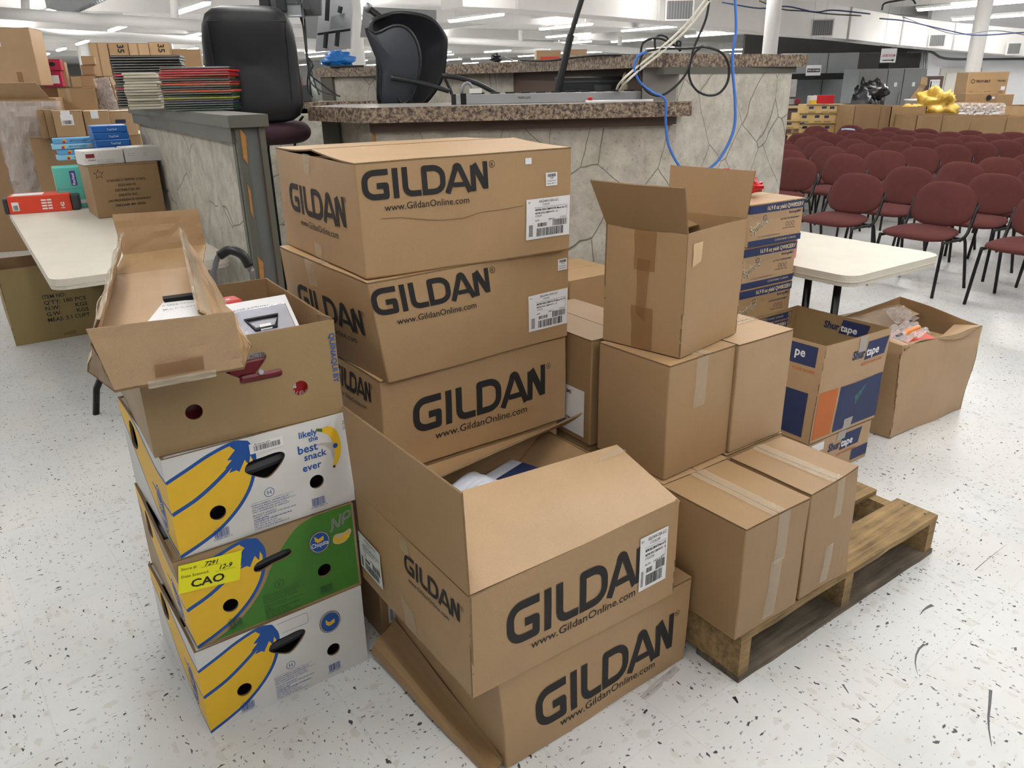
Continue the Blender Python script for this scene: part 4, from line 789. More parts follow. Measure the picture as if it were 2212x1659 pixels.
a = MB(); a.tube([(-.02, .015, .028), (.05, .02, .03)], .015, BLK, 12); a.cyl((-.06, .03, .04), (-.03, .02, .04), .012, REDC); a.build('tool_head', t, smooth=True)
a = MB(); a.slab((-.06, -.04, .03), (.22, -.02, .03), (.22, .08, .06), (-.05, .08, .06), .001, WRAP, 14, 10, lambda a_, b, n: n*.01*sin(a_*17)*cos(b*13)); a.build('clear_wrap', t)
# ================================================================ KIOSK COUNTERS
CT = 1.385
def slabtop(name, label, pts, z0, z1, m=GRAN, cat='counter', mt=None):
    t = thing(name, label, cat, (sum(p[0] for p in pts)/len(pts), sum(p[1] for p in pts)/len(pts), z0), 0)
    mb = MB(); mb.prism([(p[0]-t.location.x, p[1]-t.location.y) for p in pts], 0, z1-z0, m, mt); mb.build('worktop', t); return t
A0, A1, A2 = Vector((-1.12, 4.58)), Vector((-.738, 4.15)), Vector((.985, 4.35))
low = slabtop('service_counter', 'lower granite patterned counter slab on the flagstone desk, power strip on it', [A0, A1, A2, (.93, 4.85), (-1.0, 4.95)], CT-.075, CT, mt=mat('pale_laminate', '9a9590', .3, .1, 30))
B0, B1 = Vector((.764, 4.37)), Vector((1.90, 5.25)); Bm, Bf = Vector((.03, 6.05)), Vector((-1.68, 7.3))
nb_ = Vector((-.35, .45)); upc = slabtop('high_counter', 'raised granite patterned counter slab around the flagstone desk with cables on it', [Bf, Bm, B0, B1, (1.60, 5.62), (.92, 5.1), (.45, 6.4), (-1.4, 7.75)], 1.555, 1.625)
def wallseg(mb, a, b, z0, z1, th, m):
    a, b = Vector((*a[:2], 0)), Vector((*b[:2], 0)); d = (b-a).normalized(); n = Vector((d.y, -d.x, 0))
    for (p, q, nn) in ((a, b, 0),):
        c = [p, q, q-n*th, p-n*th]; mb.prism([(v.x, v.y) for v in c], z0, z1, m)
t = thing('stone_desk', 'flagstone faced reception desk behind the carton stacks', 'desk', (0, 4.5, 0), 0); o_ = Vector((0, 4.5, 0))
def seg(name, a, b, z0, z1, th, m, par=t, off=o_):
    mb = MB(); wallseg(mb, (a[0]-off.x, a[1]-off.y), (b[0]-off.x, b[1]-off.y), z0, z1, th, m); mb.build(name, par)
S0, S1_, S2_, S3 = (-.97, 4.72), (-.705, 4.27), (.93, 4.46), (1.80, 5.22)
seg('stone_panel', S0, S1_, 0, CT-.075, .06, STONE); seg('stone_panel', S1_, S2_, 0, CT-.12, .06, STONE); seg('stone_panel', S2_, S3, 0, 1.52, .08, STONE)
seg('trim_rail', (-.72, 4.235), (.9, 4.42), CT-.125, CT-.075, .05, BRN); seg('trim_rail', (.83, 4.37), (1.83, 5.235), 1.52, 1.555, .05, GRYP)
seg('end_post', (-1.08, 4.72), (-.98, 4.70), 0, CT-.075, .1, GRYP); seg('end_panel', (.74, 4.50), (.93, 4.47), CT, 1.555, .05, mat('grey_laminate', '8b8682', .5)); seg('corner_bead', (-.715, 4.262), (-.700, 4.262), 0, CT-.125, .02, TORN)
seg('inner_panel', (-1.55, 7.25), (.05, 6.2), 0, 1.555, .05, STONE); seg('inner_panel', (.05, 6.2), (.78, 4.6), 0, 1.555, .05, BRN); seg('inner_post', (-1.64, 7.3), (-1.52, 7.2), 0, 1.555, .06, GRYP)  # second inner panel: dark brown colour stands in for shade under the ledge
mb = MB()
for p_ in [(1650, 176), (1577, 228), (1641, 229), (1327, 319), (1461, 311)]:
    s_ = at(p_[0], p_[1], y=4.40 if p_[0] < 1470 else 4.4+(p_[0]-1470)/210*.75)
    mb.cyl(s_-o_, s_-o_+Vector((0, -.05, 0)), .006, BLKM, 8)
# far-left work shelf with small things
sh = slabtop('desk_shelf', 'granite shelf at the far end of the desk under the hanging cables', [(-1.95, 6.15), (-1.0, 6.15), (-1.0, 6.6), (-1.95, 6.6)], 1.33, 1.375)
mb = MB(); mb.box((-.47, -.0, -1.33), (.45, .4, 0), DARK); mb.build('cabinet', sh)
# left pony wall : along v from its end post
t = thing('stone_partition', 'grey framed flagstone partition beside the folding table, folders on its cap', 'partition', UV(1.01, 3.50), A-.03); L_ = 2.6
mb = MB(); mb.box((.02, .02, 0), (.105, L_, 1.335), STONE); mb.build('stone_core', t)
mb = MB(); mb.box((.0, .0, 0), (.035, .03, 1.335), GRYP); mb.box((.098, 0, 0), (.125, .03, 1.335), GRYP); mb.box((.035, .012, 0), (.098, .03, 1.335), mat('grey_panel', '5d605f', .45, .06, 5)); mb.build('end_post', t)
mb = MB(); mb.box((-.015, .02, 1.27), (.02, L_, 1.335), GRYP); mb.box((-.004, .03, 0), (.02, .07, 1.3), GRYP); mb.build('frame_rail', t)
mb = MB(); mb.box((-.03, -.02, 1.335), (.14, L_+.02, 1.385), GRYP); mb.build('cap_board', t)
mb = MB()
for z0, z1, w_ in ((1.18, 1.33, .02), (.95, 1.1, .008), (.62, .78, .02), (.2, .33, .008)): mb.add([(.018, -.003, z1), (.02+w_, -.003, z1-.03), (.02+w_*.6, -.003, z0), (.016, -.003, z0+.03)], [(0, 3, 2, 1)], TORN)
mb.add([(.096, -.003, 1.33), (.099, -.003, 1.33), (.099, -.003, .1), (.096, -.003, .1)], [(0, 3, 2, 1)], mat('dark_red_wood', '5b2d1a', .7)); mb.build('torn_edge', t)
# inner stone walls of the desk seen through the entrance
seg('inner_panel', (-.95, 5.6), (-.3, 5.0), 0, 1.30, .06, STONE); seg('inner_panel', (-2.2, 6.05), (-.95, 5.9), 0, 1.30, .06, STONE)

# ---------------------------------------------------------------- folders stacked on the half wall
FC = dict(k='1b1a1d', r='c3202e', w='b9b3a2', o='d8542e', g='1f4637', m='7a1f2c', y='a8a32a', v='4a4868', d='12302a')
def folder(seq, u, v, w_, l_, rz, dz, group, nm, prot={}):
    z = 1.386; n = len(seq)
    for i, c in enumerate(seq):
        if c not in prot:
            m_ = mat('folder_'+c, FC[c], .35); t_ = thing('folder', '', 'folder', (0, 0, 0), 0, group)
            f = MB(); f.rbox((0, 0, 0), (w_, l_, dz*.93), m_, dz*.3, 2); f.build('cover', t_)
            if c not in 'w':
                f = MB(); f.box((.003, -.0008, dz*.32), (w_-.003, .004, dz*.6), mat('folder_pages', '8f8d88', .7)); f.build('pages', t_)
            prot[c] = t_; o = t_
        else: o = dup(prot[c], (0, 0, 0), 0)
        o.location = UV(u+random.uniform(-.006, .006), v+random.uniform(-.006, .006)+i*.0, z); o.rotation_euler = (0, 0, A+rz+random.uniform(-.03, .03)); z += dz
        cn = dict(k='black', r='red', w='cream', o='orange', g='dark green', m='dark red', y='olive yellow', v='purple grey', d='deep green')[c]
        o['label'] = f'{cn} folder, number {n-i} down from the top of {nm}' if i != n-1 else f'{cn} folder topping {nm} on the partition'; o['group'] = group
def fpos(px, py, y): p = at(px, py, y=y); return p.x*cos(A)+p.y*sin(A), -p.x*sin(A)+p.y*cos(A)
folder('kkkkkkkrkkkkrkkkkkkk', *fpos(252, 205, 4.85), .38, .30, -.33, .0145, 'folders in the black stack', 'the tall black stack', {})
folder('wwwwwwwwwwwww', *fpos(272, 207, 4.50), .17, .25, -.3, .0145, 'folders in the cream stack', 'the cream stack', {})
folder('dgdvkyggokgomgorrrk', *fpos(352, 212, 4.12), .335, .30, -.42, .0108, 'folders in the coloured stack', 'the coloured stack', {})

# ---------------------------------------------------------------- office chairs
def pad3(cx, cz, w_, h_, d_, fn, e=3.2):
    def f(th_, ph):
        a = 2*pi*th_; c, s_ = cos(a), sin(a); k = (abs(c)**e+abs(s_)**e)**(-1/e); r = sin(pi*ph)**.35 if 0 < ph < 1 else 0
        x, z = c*k*r*w_/2, s_*k*r*h_/2; y = -cos(pi*ph)*d_/2
        return fn(cx+x, y, cz+z)
    return f
t = thing('office_chair', 'high backed black office chair with dark purple seat behind the half wall', 'chair', UV(1.47, 4.60), A-.35)
mb = MB(); mb.pad(pad3(0, 1.60, .53, .60, .13, lambda x, y, z: Vector((x*(1-.10*((z-1.3)/.6)), y+.05*(x/.28)**2*0-.03*((z-1.6)/.3)**2, z)), 5), LEATH, 40, 16); mb.build('backrest', t, smooth=True)
mb = MB(); q = [(-.19, -.068, 1.42), (-.2, -.066, 1.78), (-.17, -.072, 1.82), (.17, -.072, 1.82), (.2, -.066, 1.78), (.19, -.068, 1.42)]; mb.tube(q, .0022, LEATH, 6, sub=4); mb.build('back_piping', t)
mb = MB(); mb.pad(lambda a, p: (lambda v: Vector((v.x*1.0+.03, v.z*1.0, 1.24+v.y)))(pad3(0, 0, .5, .5, .13, lambda x, y, z: Vector((x, y, z)), 3)(a, p)), mat('purple_seat', '3d2530', .9, .05, 30, .1, 300), 30, 12); mb.v = [v+Vector((0, .16, 0)) for v in mb.v]; mb.build('seat', t, smooth=True)
mb = MB(); mb.tube([(0, .03, 1.5), (0, .08, 1.2), (0, .12, 1.16)], .025, BLKM, 8); mb.cyl((0, .16, .2), (0, .16, 1.17), .03, BLKM)
mb.build('back_support', t)
for k in range(5): mb = MB(); a = k*2*pi/5; mb.tube([(0, .16, .2), (.28*cos(a), .16+.28*sin(a), .09)], .02, BLKM, 8); lg_ = mb.build('base_leg', t); mb = MB(); mb.cyl((.28*cos(a), .16+.28*sin(a)-.02, .035), (.28*cos(a), .16+.28*sin(a)+.02, .035), .035, BLK); mb.build('caster', lg_)
# mesh backed chair
P = at(872, 215, y=5.2); t = thing('office_chair', 'black mesh backed office chair with curved arms behind the lower counter', 'chair', (P.x, P.y, 0), 0); lx = lambda px, py, y=5.2: at(px, py, y=y)-Vector((P.x, P.y, 0))
mb = MB(); q = [lx(802, 52, 5.15), lx(840, 33), lx(880, 30), lx(930, 42), lx(958, 75), (lx(962, 100)), lx(955, 160), lx(935, 200), lx(905, 228), lx(860, 230), lx(822, 225, 5.15), lx(818, 160, 5.15), lx(815, 110, 5.15)]
cq = sum(q, Vector())/len(q)
ring = []
mb.tube(q, .016, BLK, 8, closed=True, sub=4); mb.build('back_frame', t, smooth=True)
mb = MB(); 
def fanpad(mb, q, bulge, m, th=.012):
    qs = smooth2([(v.x, v.z) for v in q], 4, True); ys = [v.y for v in q]; c = sum((Vector((x, 0, z)) for x, z in qs), Vector())/len(qs); yy = sum(ys)/len(ys)
    n = len(qs); V = []; 
    for r in range(7):
        k = r/6
        for x, z in qs: V.append((c.x+(x-c.x)*k, yy-bulge*(1-k*k), c.z+(z-c.z)*k))
    V += [(x_, y_+th, z_) for x_, y_, z_ in V]; N = 7*n
    F_ = [(r*n+i, r*n+(i+1) % n, (r+1)*n+(i+1) % n, (r+1)*n+i) for r in range(6) for i in range(n)]
    mb.add(V, F_+[tuple(a+N for a in f[::-1]) for f in F_], m)
fanpad(mb, q, -.05, LEATH); mb.build('mesh_back', t, smooth=True)
mb = MB(); q2 = [lx(790, 60, 5.0), lx(812, 72, 5.0), lx(850, 56, 5.0), lx(880, 62, 5.0), lx(902, 95, 5.0), lx(908, 145, 5.0), lx(895, 200, 5.0), lx(870, 226, 5.0), lx(826, 224, 5.0), lx(822, 150, 5.0), lx(806, 105, 5.0)]
fanpad(mb, q2, .03, mat('chair_mesh', '2b3038', .55)); mb.tube(q2, .009, BLK, 6, closed=True, sub=3); mb.build('lumbar_shell', t, smooth=True)
for q3 in ([(845, 168), (872, 172), (920, 182), (970, 197)], [(955, 163), (990, 168), (1030, 180), (1062, 196), (1075, 205)]):
    mb = MB(); mb.tube([lx(a, b, 4.95) for a, b in q3], .014, BLK, 8, sub=4); mb.build('armrest', t, smooth=True)
for q3 in ([(850, 172), (858, 210), (885, 232), (888, 175)], [(960, 165), (975, 200), (985, 235)]):
    mb = MB(); mb.tube([lx(a, b, 5.0) for a, b in q3], .01, BLK, 8, sub=4); mb.build('arm_bracket', t, smooth=True)
mb = MB(); mb.rbox(tuple(lx(820, 228, 5.1)+Vector((0, -.2, -.16))), tuple(lx(950, 228, 5.1)+Vector((.02, .25, -.06))), BLK, .03); mb.build('seat', t, smooth=True)
mb = MB(); c = lx(885, 228, 5.15); mb.cyl((c.x, c.y, .1), (c.x, c.y, c.z-.1), .03, BLKM); mb.lathe([(.0, .0), (.3, .03), (.3, .05), (.05, .12), (0, .13)], (c.x, c.y, 0), BLKM, 10); mb.build('pedestal', t)
P = at(797, 14, y=5.3); t = thing('microphone', 'round tipped handheld rod sticking up behind the mesh chair', 'microphone', P); mb = MB(); mb.tube([at(790, 14, y=5.3)-P, at(800, 20, y=5.3)-P], .028, GREYM, 12); mb.build('mic_head', t, smooth=True)
mb = MB(); mb.tube([at(799, 20, y=5.3)-P, at(828, 42, y=5.3)-P, at(850, 62, y=5.3)-P], .02, BLK, 10); mb.build('mic_handle', t)

# ---------------------------------------------------------------- things on the counters
def obj(name, label, cat, mb, group=None, smooth=False):
    c = sum(mb.v, Vector())/len(mb.v); c.z = min(v.z for v in mb.v); mb.v = [v-c for v in mb.v]; o = mb.build(name, None, smooth=smooth, loc=c); return tag(o, label, cat, group)
t = thing('power_strip', 'long grey multi-outlet power strip lying on the lower counter', 'power strip', (-.30, 4.42, CT), .116)
mb = MB(); mb.rbox((0, 0, 0.0), (1.17, .045, .052), mat('strip_grey', 'a5a6a8', .35, metal=.3), .003, 2); mb.text(Fr((.36, -.0005, .02), (1, 0, 0), (0, 0, 1)), 'TRIPP-LITE', .0, .004, .011, INK, .01); mb.build('strip_body', t)
for x in (0, 1.145): mb = MB(); mb.box((x, -.002, -.0), (x+.025, .047, .054), BLK); mb.build('end_cap', t)
for x in (.05, 1.05): mb = MB(); mb.box((x, -.003, 0), (x+.03, .048, .056), DARK); mb.build('mounting_band', t)
for k in range(11): mb = MB(); mb.box((.13+k*.083, .005, .052), (.18+k*.083, .04, .06), BLK); mb.build('outlet', t)
mb = MB(); mb.tube([(.06, .03, .055), (.065, .03, .09), (.09, .03, .11), (.115, .03, .09), (.12, .03, .05)], .008, GREYM, 8, sub=3); mb.build('cord_loop', t, smooth=True)
mb = MB(); mb.box((.1, .0, .056), (.165, .04, .08), WHT); obj('white_plug', 'small white plug on the left end of the grey power strip', 'plug', (lambda m: (setattr(m, 'v', [Matrix.Translation((-.30, 4.42, CT)) @ Matrix.Rotation(.116, 4, 'Z') @ v for v in m.v]), m)[1])(mb))
mb = MB(); mb.rbox((.42, 4.36, CT+.0), (.78, 4.41, CT+.012), LBL, .004); obj('paper_pad', 'thin white paper lying in front of the power strip', 'paper', mb)
mb = MB(); mb.rbox((.43, 4.365, CT+.0125), (.455, 4.385, CT+.03), RED, .006); obj('red_clip', 'small red plastic clip on the white paper on the lower counter', 'clip', mb)
P = at(1212, 196, y=4.75); t = thing('rack_device', 'black rack equipment under the raised counter behind the power strip', 'electronics', (P.x, 4.8, CT), .1)
mb = MB(); mb.rbox((0, 0, 0), (.46, .22, .13), BLK, .004, 2)
mb.box((.03, -.003, .008), (.38, 0, .02), GREYM); mb.box((0, -.002, .028), (.46, 0, .03), DGREY); mb.box((.0, -.004, .1), (.46, 0, .11), DGREY); mb.box((.2, -.003, .04), (.3, 0, .085), DGREY); mb.build('housing', t)
mb = MB()
for k in range(6): mb.cyl((.32+k*.02, -.004, .05), (.32+k*.02, 0, .05), .004, GREYM, 8)
mb.build('buttons', t)
D5 = 4.3
def cable(label, pts, r, m, name='cable', ys=None, sub=6, group='cables over the desk'):
    mb = MB(); mb.tube([at(p[0], p[1], y=p[2] if len(p) > 2 else D5) for p in pts], r, m, 6, sub=sub); return obj(name, label, 'cable', mb, group, True)
cable('blue network cable hanging in a long loop in front of the stone desk', [(1587, -20), (1590, 60), (1582, 130), (1588, 220), (1585, 280), (1560, 335), (1535, 362), (1500, 385), (1470, 362), (1445, 315), (1438, 265), (1437, 215), (1410, 200), (1385, 180), (1370, 150), (1378, 122), (1398, 112)], .0075, CBLUE)
for i, (dx, dy) in enumerate(((0, 0), (8, 4))): cable(['upper white cord slanting down to the power strip', 'lower white cord slanting down to the power strip'][i], [(1535+dx, -15+dy), (1480+dx, 55+dy), (1420+dx, 110+dy), (1370+dx, 150+dy), (1340+dx, 178+dy), (1331+dx*.5, 196+dy, 4.6)], .0065, CWHT)
cable('black cord looping from the ceiling under the blue cable', [(1535, -20), (1525, 40), (1500, 100), (1490, 140), (1478, 165), (1455, 190), (1425, 207), (1395, 195), (1380, 160), (1385, 125), (1400, 110), (1440, 105), (1490, 104), (1520, 100)], .006, BLK)
cable('black cord coiled in a ring hanging off the raised counter', [(1513, 103), (1500, 115), (1490, 140), (1490, 170), (1505, 195), (1530, 206), (1555, 200), (1572, 175), (1574, 140), (1560, 115), (1535, 104), (1513, 101)], .0065, BLK)
cable('black cord arching in loops on top of the raised counter', [(1384, 118, 4.6), (1388, 95, 4.6), (1405, 84, 4.6), (1430, 84, 4.6), (1460, 100, 4.6), (1470, 110, 4.6), (1462, 92, 4.6), (1470, 90, 4.6), (1468, 108, 4.6)], .0065, BLK)
cable('thin black cord forming a small loop on the raised counter', [(1416, 108, 4.7), (1415, 85, 4.7), (1425, 76, 4.7), (1440, 80, 4.7), (1445, 90, 4.7)], .006, BLK)
cable('black cord lying along the far edge of the raised counter', [(1125, 130, 5.8), (1180, 131, 5.4), (1240, 124, 5.1), (1300, 119, 4.8), (1380, 119, 4.55)], .007, BLK)
mb = MB(); mb.tube([at(1261, -15, y=4.6), at(1233, 75, y=4.6)], .014, BLK, 8); mb.tube([at(1233, 75, y=4.6), at(1218, 140, y=4.6), at(1204, 198, y=4.6)], .020, BLK, 8); obj('cable_sleeve', 'thick black cable sleeve slanting down to the power strip from the ceiling', 'cable', mb, None)
mb = MB(); mb.tube([at(1345, 200, y=4.65), at(1347, 180, y=4.65), at(1352, 160, y=4.7), at(1362, 165, y=4.75), at(1375, 190, y=4.8), at(1378, 218, y=4.75)], .012, mat('beige_cord', '9c927c', .5), 8, sub=4); mb.rbox(tuple(at(1346, 201, y=4.6)), tuple(at(1357, 182, y=4.6)+Vector((0, .03, 0))), mat('beige_cord', '9c927c', .5), .004, 2); obj('beige_plug', 'beige plug and cord at the right end of the power strip', 'plug', mb, None, True)
for i, pts in enumerate(([(647, -5), (655, 60), (662, 120), (668, 160), (672, 205)], [(652, -5), (660, 60), (664, 118), (672, 150), (680, 180), (690, 205)], [(655, -5), (658, 50), (663, 117), (666, 150), (664, 190), (675, 210)], [(640, 5), (648, 35), (658, 70), (662, 119), (670, 140), (668, 170), (690, 195), (735, 208)], [(661, 82), (663, 118), (676, 140), (670, 160), (700, 185), (728, 206)])):
    cable(f'dark cord in the bundle left of the white column, {["leftmost", "second", "third", "curving rightwards", "tied lowest"][i]}', [(a, b, 5.9) for a, b in pts], .006, DGREY if i % 2 else BLK, group='cords hanging over the desk shelf')
for i, pts in enumerate(([(588, 262), (582, 300), (578, 345)], [(655, 250), (640, 275), (637, 310), (640, 330)])): cable(['short dark cord hanging under the purple chair seat', 'thick dark cord curving down inside the desk entrance'][i], [(a, b, 4.75 if i == 0 else 4.95) for a, b in pts], .006+.003*i, BLK, group=None)
# pen cup, bottle, blue bag, tablet on far counters
P = at(655, 198, y=6.25); t = thing('pen_cup', 'dark square pen cup with pens and scissors on the far desk shelf', 'cup', (P.x, P.y, 1.376)); mb = MB(); mb.rbox((-.05, -.05, 0), (.05, .05, .12), DGREY, .006, 2); mb.build('cup', t)
for i, (x, c_) in enumerate(((-.04, BLK), (-.02, BLK), (.0, BLK), (.02, mat('orange_red', 'a3472c', .4)), (.03, BLK))): mb = MB(); mb.tube([(x*.5, 0, .06), (x-.04, 0, .19+.01*(i % 3))], .006 if i != 3 else .014, c_, 6); mb.build('pen', t)
P = at(676, 196, y=6.3); t = thing('spray_bottle', 'pale translucent bottle beside the pen cup', 'bottle', (P.x, P.y, 1.376)); mb = MB(); mb.lathe([(0, 0), (.035, 0), (.035, .1), (.015, .13), (.015, .15), (0, .15)], (0, 0, 0), mat('frosted', 'b9c4bd', .3, alpha=.8)); mb.build('bottle_body', t, smooth=True); mb = MB(); mb.lathe([(0, .15), (.018, .15), (.016, .19), (0, .19)], (0, 0, 0), WHT); mb.build('bottle_cap', t)
mb = MB(); P = at(732, 145, y=7.4)
def blob(mb, c, rx, ry, rz_, m, s_=0, amp=.3, n=20):
    c = Vector(c); V = []
    for j in range(n+1):
        for i in range(n):
            a, b = 2*pi*i/n, pi*j/n; d = Vector((cos(a)*sin(b), sin(a)*sin(b), -cos(b))); k = 1+amp*noise.noise(d*2.3+Vector((s_, 0, 0)))+amp*.5*noise.noise(d*6+Vector((0, s_, 0)))
            V.append(c+Vector((d.x*rx, d.y*ry, max(d.z, -.75)*rz_))*k)
    mb.add(V, [(j*n+i, j*n+(i+1) % n, (j+1)*n+(i+1) % n, (j+1)*n+i) for j in range(n) for i in range(n)], m)
blob(mb, (P.x, 7.4, 1.69), .13, .1, .07, mat('blue_bag', '1f7fd6', .35, .1, 20, .6, 30), 3, .6); obj('plastic_bag', 'crumpled bright blue plastic bag on the far raised counter', 'bag', mb, None, True)
mb = MB(); P = at(748, 146, y=7.15); mb.rbox((P.x-.13, 7.1, 1.626), (P.x+.16, 7.25, 1.645), BLK, .005); obj('black_tablet', 'flat black device lying beside the blue bag', 'tablet', mb)
mb = MB(); P = at(1072, 133, y=6.15); blob(mb, (P.x, 6.15, 1.655), .04, .04, .03, BLK, 5, .5, 12); mb.tube([(P.x, 6.15, 1.65), (P.x+.06, 6.1, 1.66), (P.x+.12, 6.15, 1.64)], .008, GREYM, 6); obj('cable_clutter', 'small tangle of dark connectors on the raised counter', 'connector', mb)

# ---------------------------------------------------------------- hand truck
P = at(512, 620, y=2.75); t = thing('hand_truck', 'grey tubular hand truck with black grip behind the banana stack', 'hand truck', (P.x, P.y, 0), .15)
zt = at(512, 540, y=2.75).z
mb = MB(); mb.tube([(-.075, 0, .12), (-.075, 0, zt-.16), (-.066, 0, zt-.06), (-.04, 0, zt-.012), (-.005, 0, zt), (.035, 0, zt-.02), (.055, 0, zt-.07), (.06, 0, zt-.16), (.06, 0, .12)], .011, mat('grey_tube', '83868a', .3, metal=.5), 12, sub=5); mb.build('frame_tube', t, smooth=True)
mb = MB(); mb.tube([(-.045, 0, zt-.018), (-.005, 0, zt), (.035, 0, zt-.02), (.053, 0, zt-.062)], .017, BLK, 12, sub=5); mb.build('grip', t, smooth=True)
mb = MB(); mb.box((-.15, -.2, 0), (.13, 0, .012), GREYM); mb.build('toe_plate', t)
for x in (-.17, .15): mb = MB(); mb.cyl((x-.02, .08, .1), (x+.02, .08, .1), .1, BLK, 20); mb.build('wheel', t)

# ---------------------------------------------------------------- folding tables
def rrect(x0, y0, x1, y1, r, n=6):
    p = []
    for cx, cy, a in ((x1-r, y0+r, -pi/2), (x1-r, y1-r, 0), (x0+r, y1-r, pi/2), (x0+r, y0+r, pi)): p += [(cx+r*cos(a+k*pi/2/n), cy+r*sin(a+k*pi/2/n)) for k in range(n+1)]
    return p
def table(label, loc, L, W_, legs):
    t = thing('folding_table', label, 'table', loc, A)
    mb = MB(); mb.prism(rrect(0, 0, W_, L, .07), .695, .742, WPL); mb.prism(rrect(-.003, -.003, W_+.003, L+.003, .07), .712, .7155, WPL); mb.build('tabletop', t)
    for q in legs: mb = MB(); mb.tube(q, .016, q[0] and BLKM, 10); mb.build('leg', t, smooth=True)
    return t
table('white plastic folding table at left beside the half wall, boxes along its far end', UV(.22, 3.75), 2.44, .76, [[Vector((.26, .12, .7)), Vector((.21, .16, .38)), Vector((.10, .27, .14)), Vector((.075, .30, 0))], [Vector((.66, .25, .7)), Vector((.66, .25, .35)), Vector((.7, .12, .0))], [Vector((.1, 2.2, .7)), Vector((.1, 2.3, 0))], [Vector((.66, 2.2, .7)), Vector((.66, 2.3, 0))]])
table('white plastic folding table at right beside the blue banded cartons, near the chairs', UV(2.86, 1.71), 1.2, .70, [[Vector((.1, .12, .7)), Vector((.1, .12, 0))], [Vector((.08, .25, .7)), Vector((.08, .25, 0))], [Vector((.1, .12, .1)), Vector((.08, .6, .1))], [Vector((.1, 1.1, .7)), Vector((.1, 1.1, 0))], [Vector((.6, 1.1, .7)), Vector((.6, 1.1, 0))]])
# ---------------------------------------------------------------- things on and under the left table
def simple(name, label, cat, loc, rz, L, W_, H, m, prt=None, group=None, seam='x', parts=True, cs=None):
    t = thing(name, label, cat, loc, rz, group)
    w_ = warper(L, W_, H, cs, .003, .003, loc[0]*3+H) if cs else None
    mb = MB(); mb.rbox((0, 0, 0), (L, W_, H-.004 if parts else H), m, .004, 1)
    if prt: prt(mb, L, W_, H)
    mb.build('carton_body', t, w_)
    if parts:
        for k in range(2):
            f = MB(); f.box(((0, k*(W_/2+.0015), H-.004), (L, W_/2-.0015+k*(W_/2+.0015), H)) [0], ((0, k*(W_/2+.0015), H-.004), (L, W_/2-.0015+k*(W_/2+.0015), H))[1], m) if seam == 'x' else f.box((k*(L/2+.0015), 0, H-.004), (L/2-.0015+k*(L/2+.0015), W_, H), m); f.build('top_flap', t, w_)
    return t
TZ = .7425
def pep(mb, L, W_, H):
    fr = front(.001)
    for k, s_ in enumerate(("D'ANGELO PEPPER STRIPS", '0220-060105', 'DISTRIBUTED BY:', 'DELPOS, INC.', '600 PROVIDENCE HIGHWAY', 'DEDHAM, MA. 02026')): mb.text(fr, s_, L*.5, H*(.68-.095*k), .014, INK, .02, center=True, e=0)
    st = [(.05+(.028 if k % 2 == 0 else .012)*cos(pi/2+k*pi/5), H-.05+(.028 if k % 2 == 0 else .012)*sin(pi/2+k*pi/5)) for k in range(11)]; mb.stroke(fr, st, .0025, INK)
simple('food_carton', "brown pepper strips carton with black print and star on the left table", 'cardboard box', UV(.655, 5.44, TZ), A+.01, .40, .34, .315, K3, pep, cs=dict(lt=(-.01, 0, .0)))
def wht(mb, L, W_, H):
    fr = front(.001); mb.quad(fr, .02, H*.5, .07, H*.78, mat('dark_red_ink', '7a2030', .5)); mb.text(fr, 'Weibor', .03, H*.3, .01, INK, .01, e=0)
    for k in range(3): mb.text(fr, 'glass lid 24 x 4 stacking bowl', .08, H*(.3-.1*k), .006, GREY, 0, e=0)
    mb.stroke(fr, smooth2([(.09, H*.5), (.1, H*.8), (.11, H*.5)], 4), .001, GREY)
simple('white_box', 'long white printed box on the left half of the pepper carton', 'box', UV(.64, 5.48, TZ+.3165), A+.06, .235, .2, .085, WHT, wht, parts=False); simple('white_box', 'white printed box on the right half of the pepper carton', 'box', UV(.88, 5.50, TZ+.3165), A+.03, .22, .2, .09, WHT, lambda mb, L, W_, H: [mb.text(front(.001), s_, .02+.09*(k % 2), H*(.6-.15*(k//2)), .006, GREY, 0, e=0) for k, s_ in enumerate(('kitchen tools', 'steel set', 'dishwasher', 'quality'))], parts=False)
def orr(mb, L, W_, H):
    fr = front(.001); mb.quad(fr, .02, .02, .06, .075, LBL); mb.bars(fr, .025, .025, .03, .03, INK, 12, .0004)
    for k in range(4): mb.quad(fr, .19, .02+.018*k, .22, .03+.018*k, LBL); mb.quad(fr, .225, .02+.018*k, .25, .03+.018*k, LBL)
    mb.text(Fr((.32, -.001, .02), (0, 0, 1), (-1, 0, 0)), '142', 0, 0, .022, LBL, .03, e=0); mb.quad(topf(H, .001), .02, .03, .2, W_-.03, LBL)
t = simple('tool_case_box', 'orange red tool case marked 142 at the far left of the table', 'box', UV(.22, 6.02, TZ), A-.2, .36, .2, .11, REDC, orr, parts=False); 
for x0, x1 in ((-.03, 0), (.36, .41)): mb = MB(); mb.rbox((x0, .01, 0), (x1, .19, .1), DGREY, .01); mb.build('case_end', t)
def tl(mb, L, W_, H):
    fr = front(.001); g = Fr((.12, -.001, .17), (0, 0, 1), (-1, 0, 0)); mb.quad(fr, .09, .15, .125, .245, mat('violet_ink', '4a3f8f', .5)); mb.text(Fr((.115, -.0015, .155), (0, 0, 1), (-1, 0, 0)), 'Rachael', 0, 0, .018, LBL, .02, e=0)
    mb.quad(fr, .11, .03, .2, .055, LBL); mb.stroke(fr, [(0, .13), (L, .13)], .002, mat('teal_dark', '2f8a80', .6)); mb.quad(leftf(W_, .001), .05, .07, .1, .13, LBL)
simple('teal_box', 'teal and white box standing upright on the left table', 'box', UV(.52, 6.05, TZ), A-.05, .2, .17, .27, TEAL, tl, parts=False)
BR = UV(.80, 6.1, TZ)
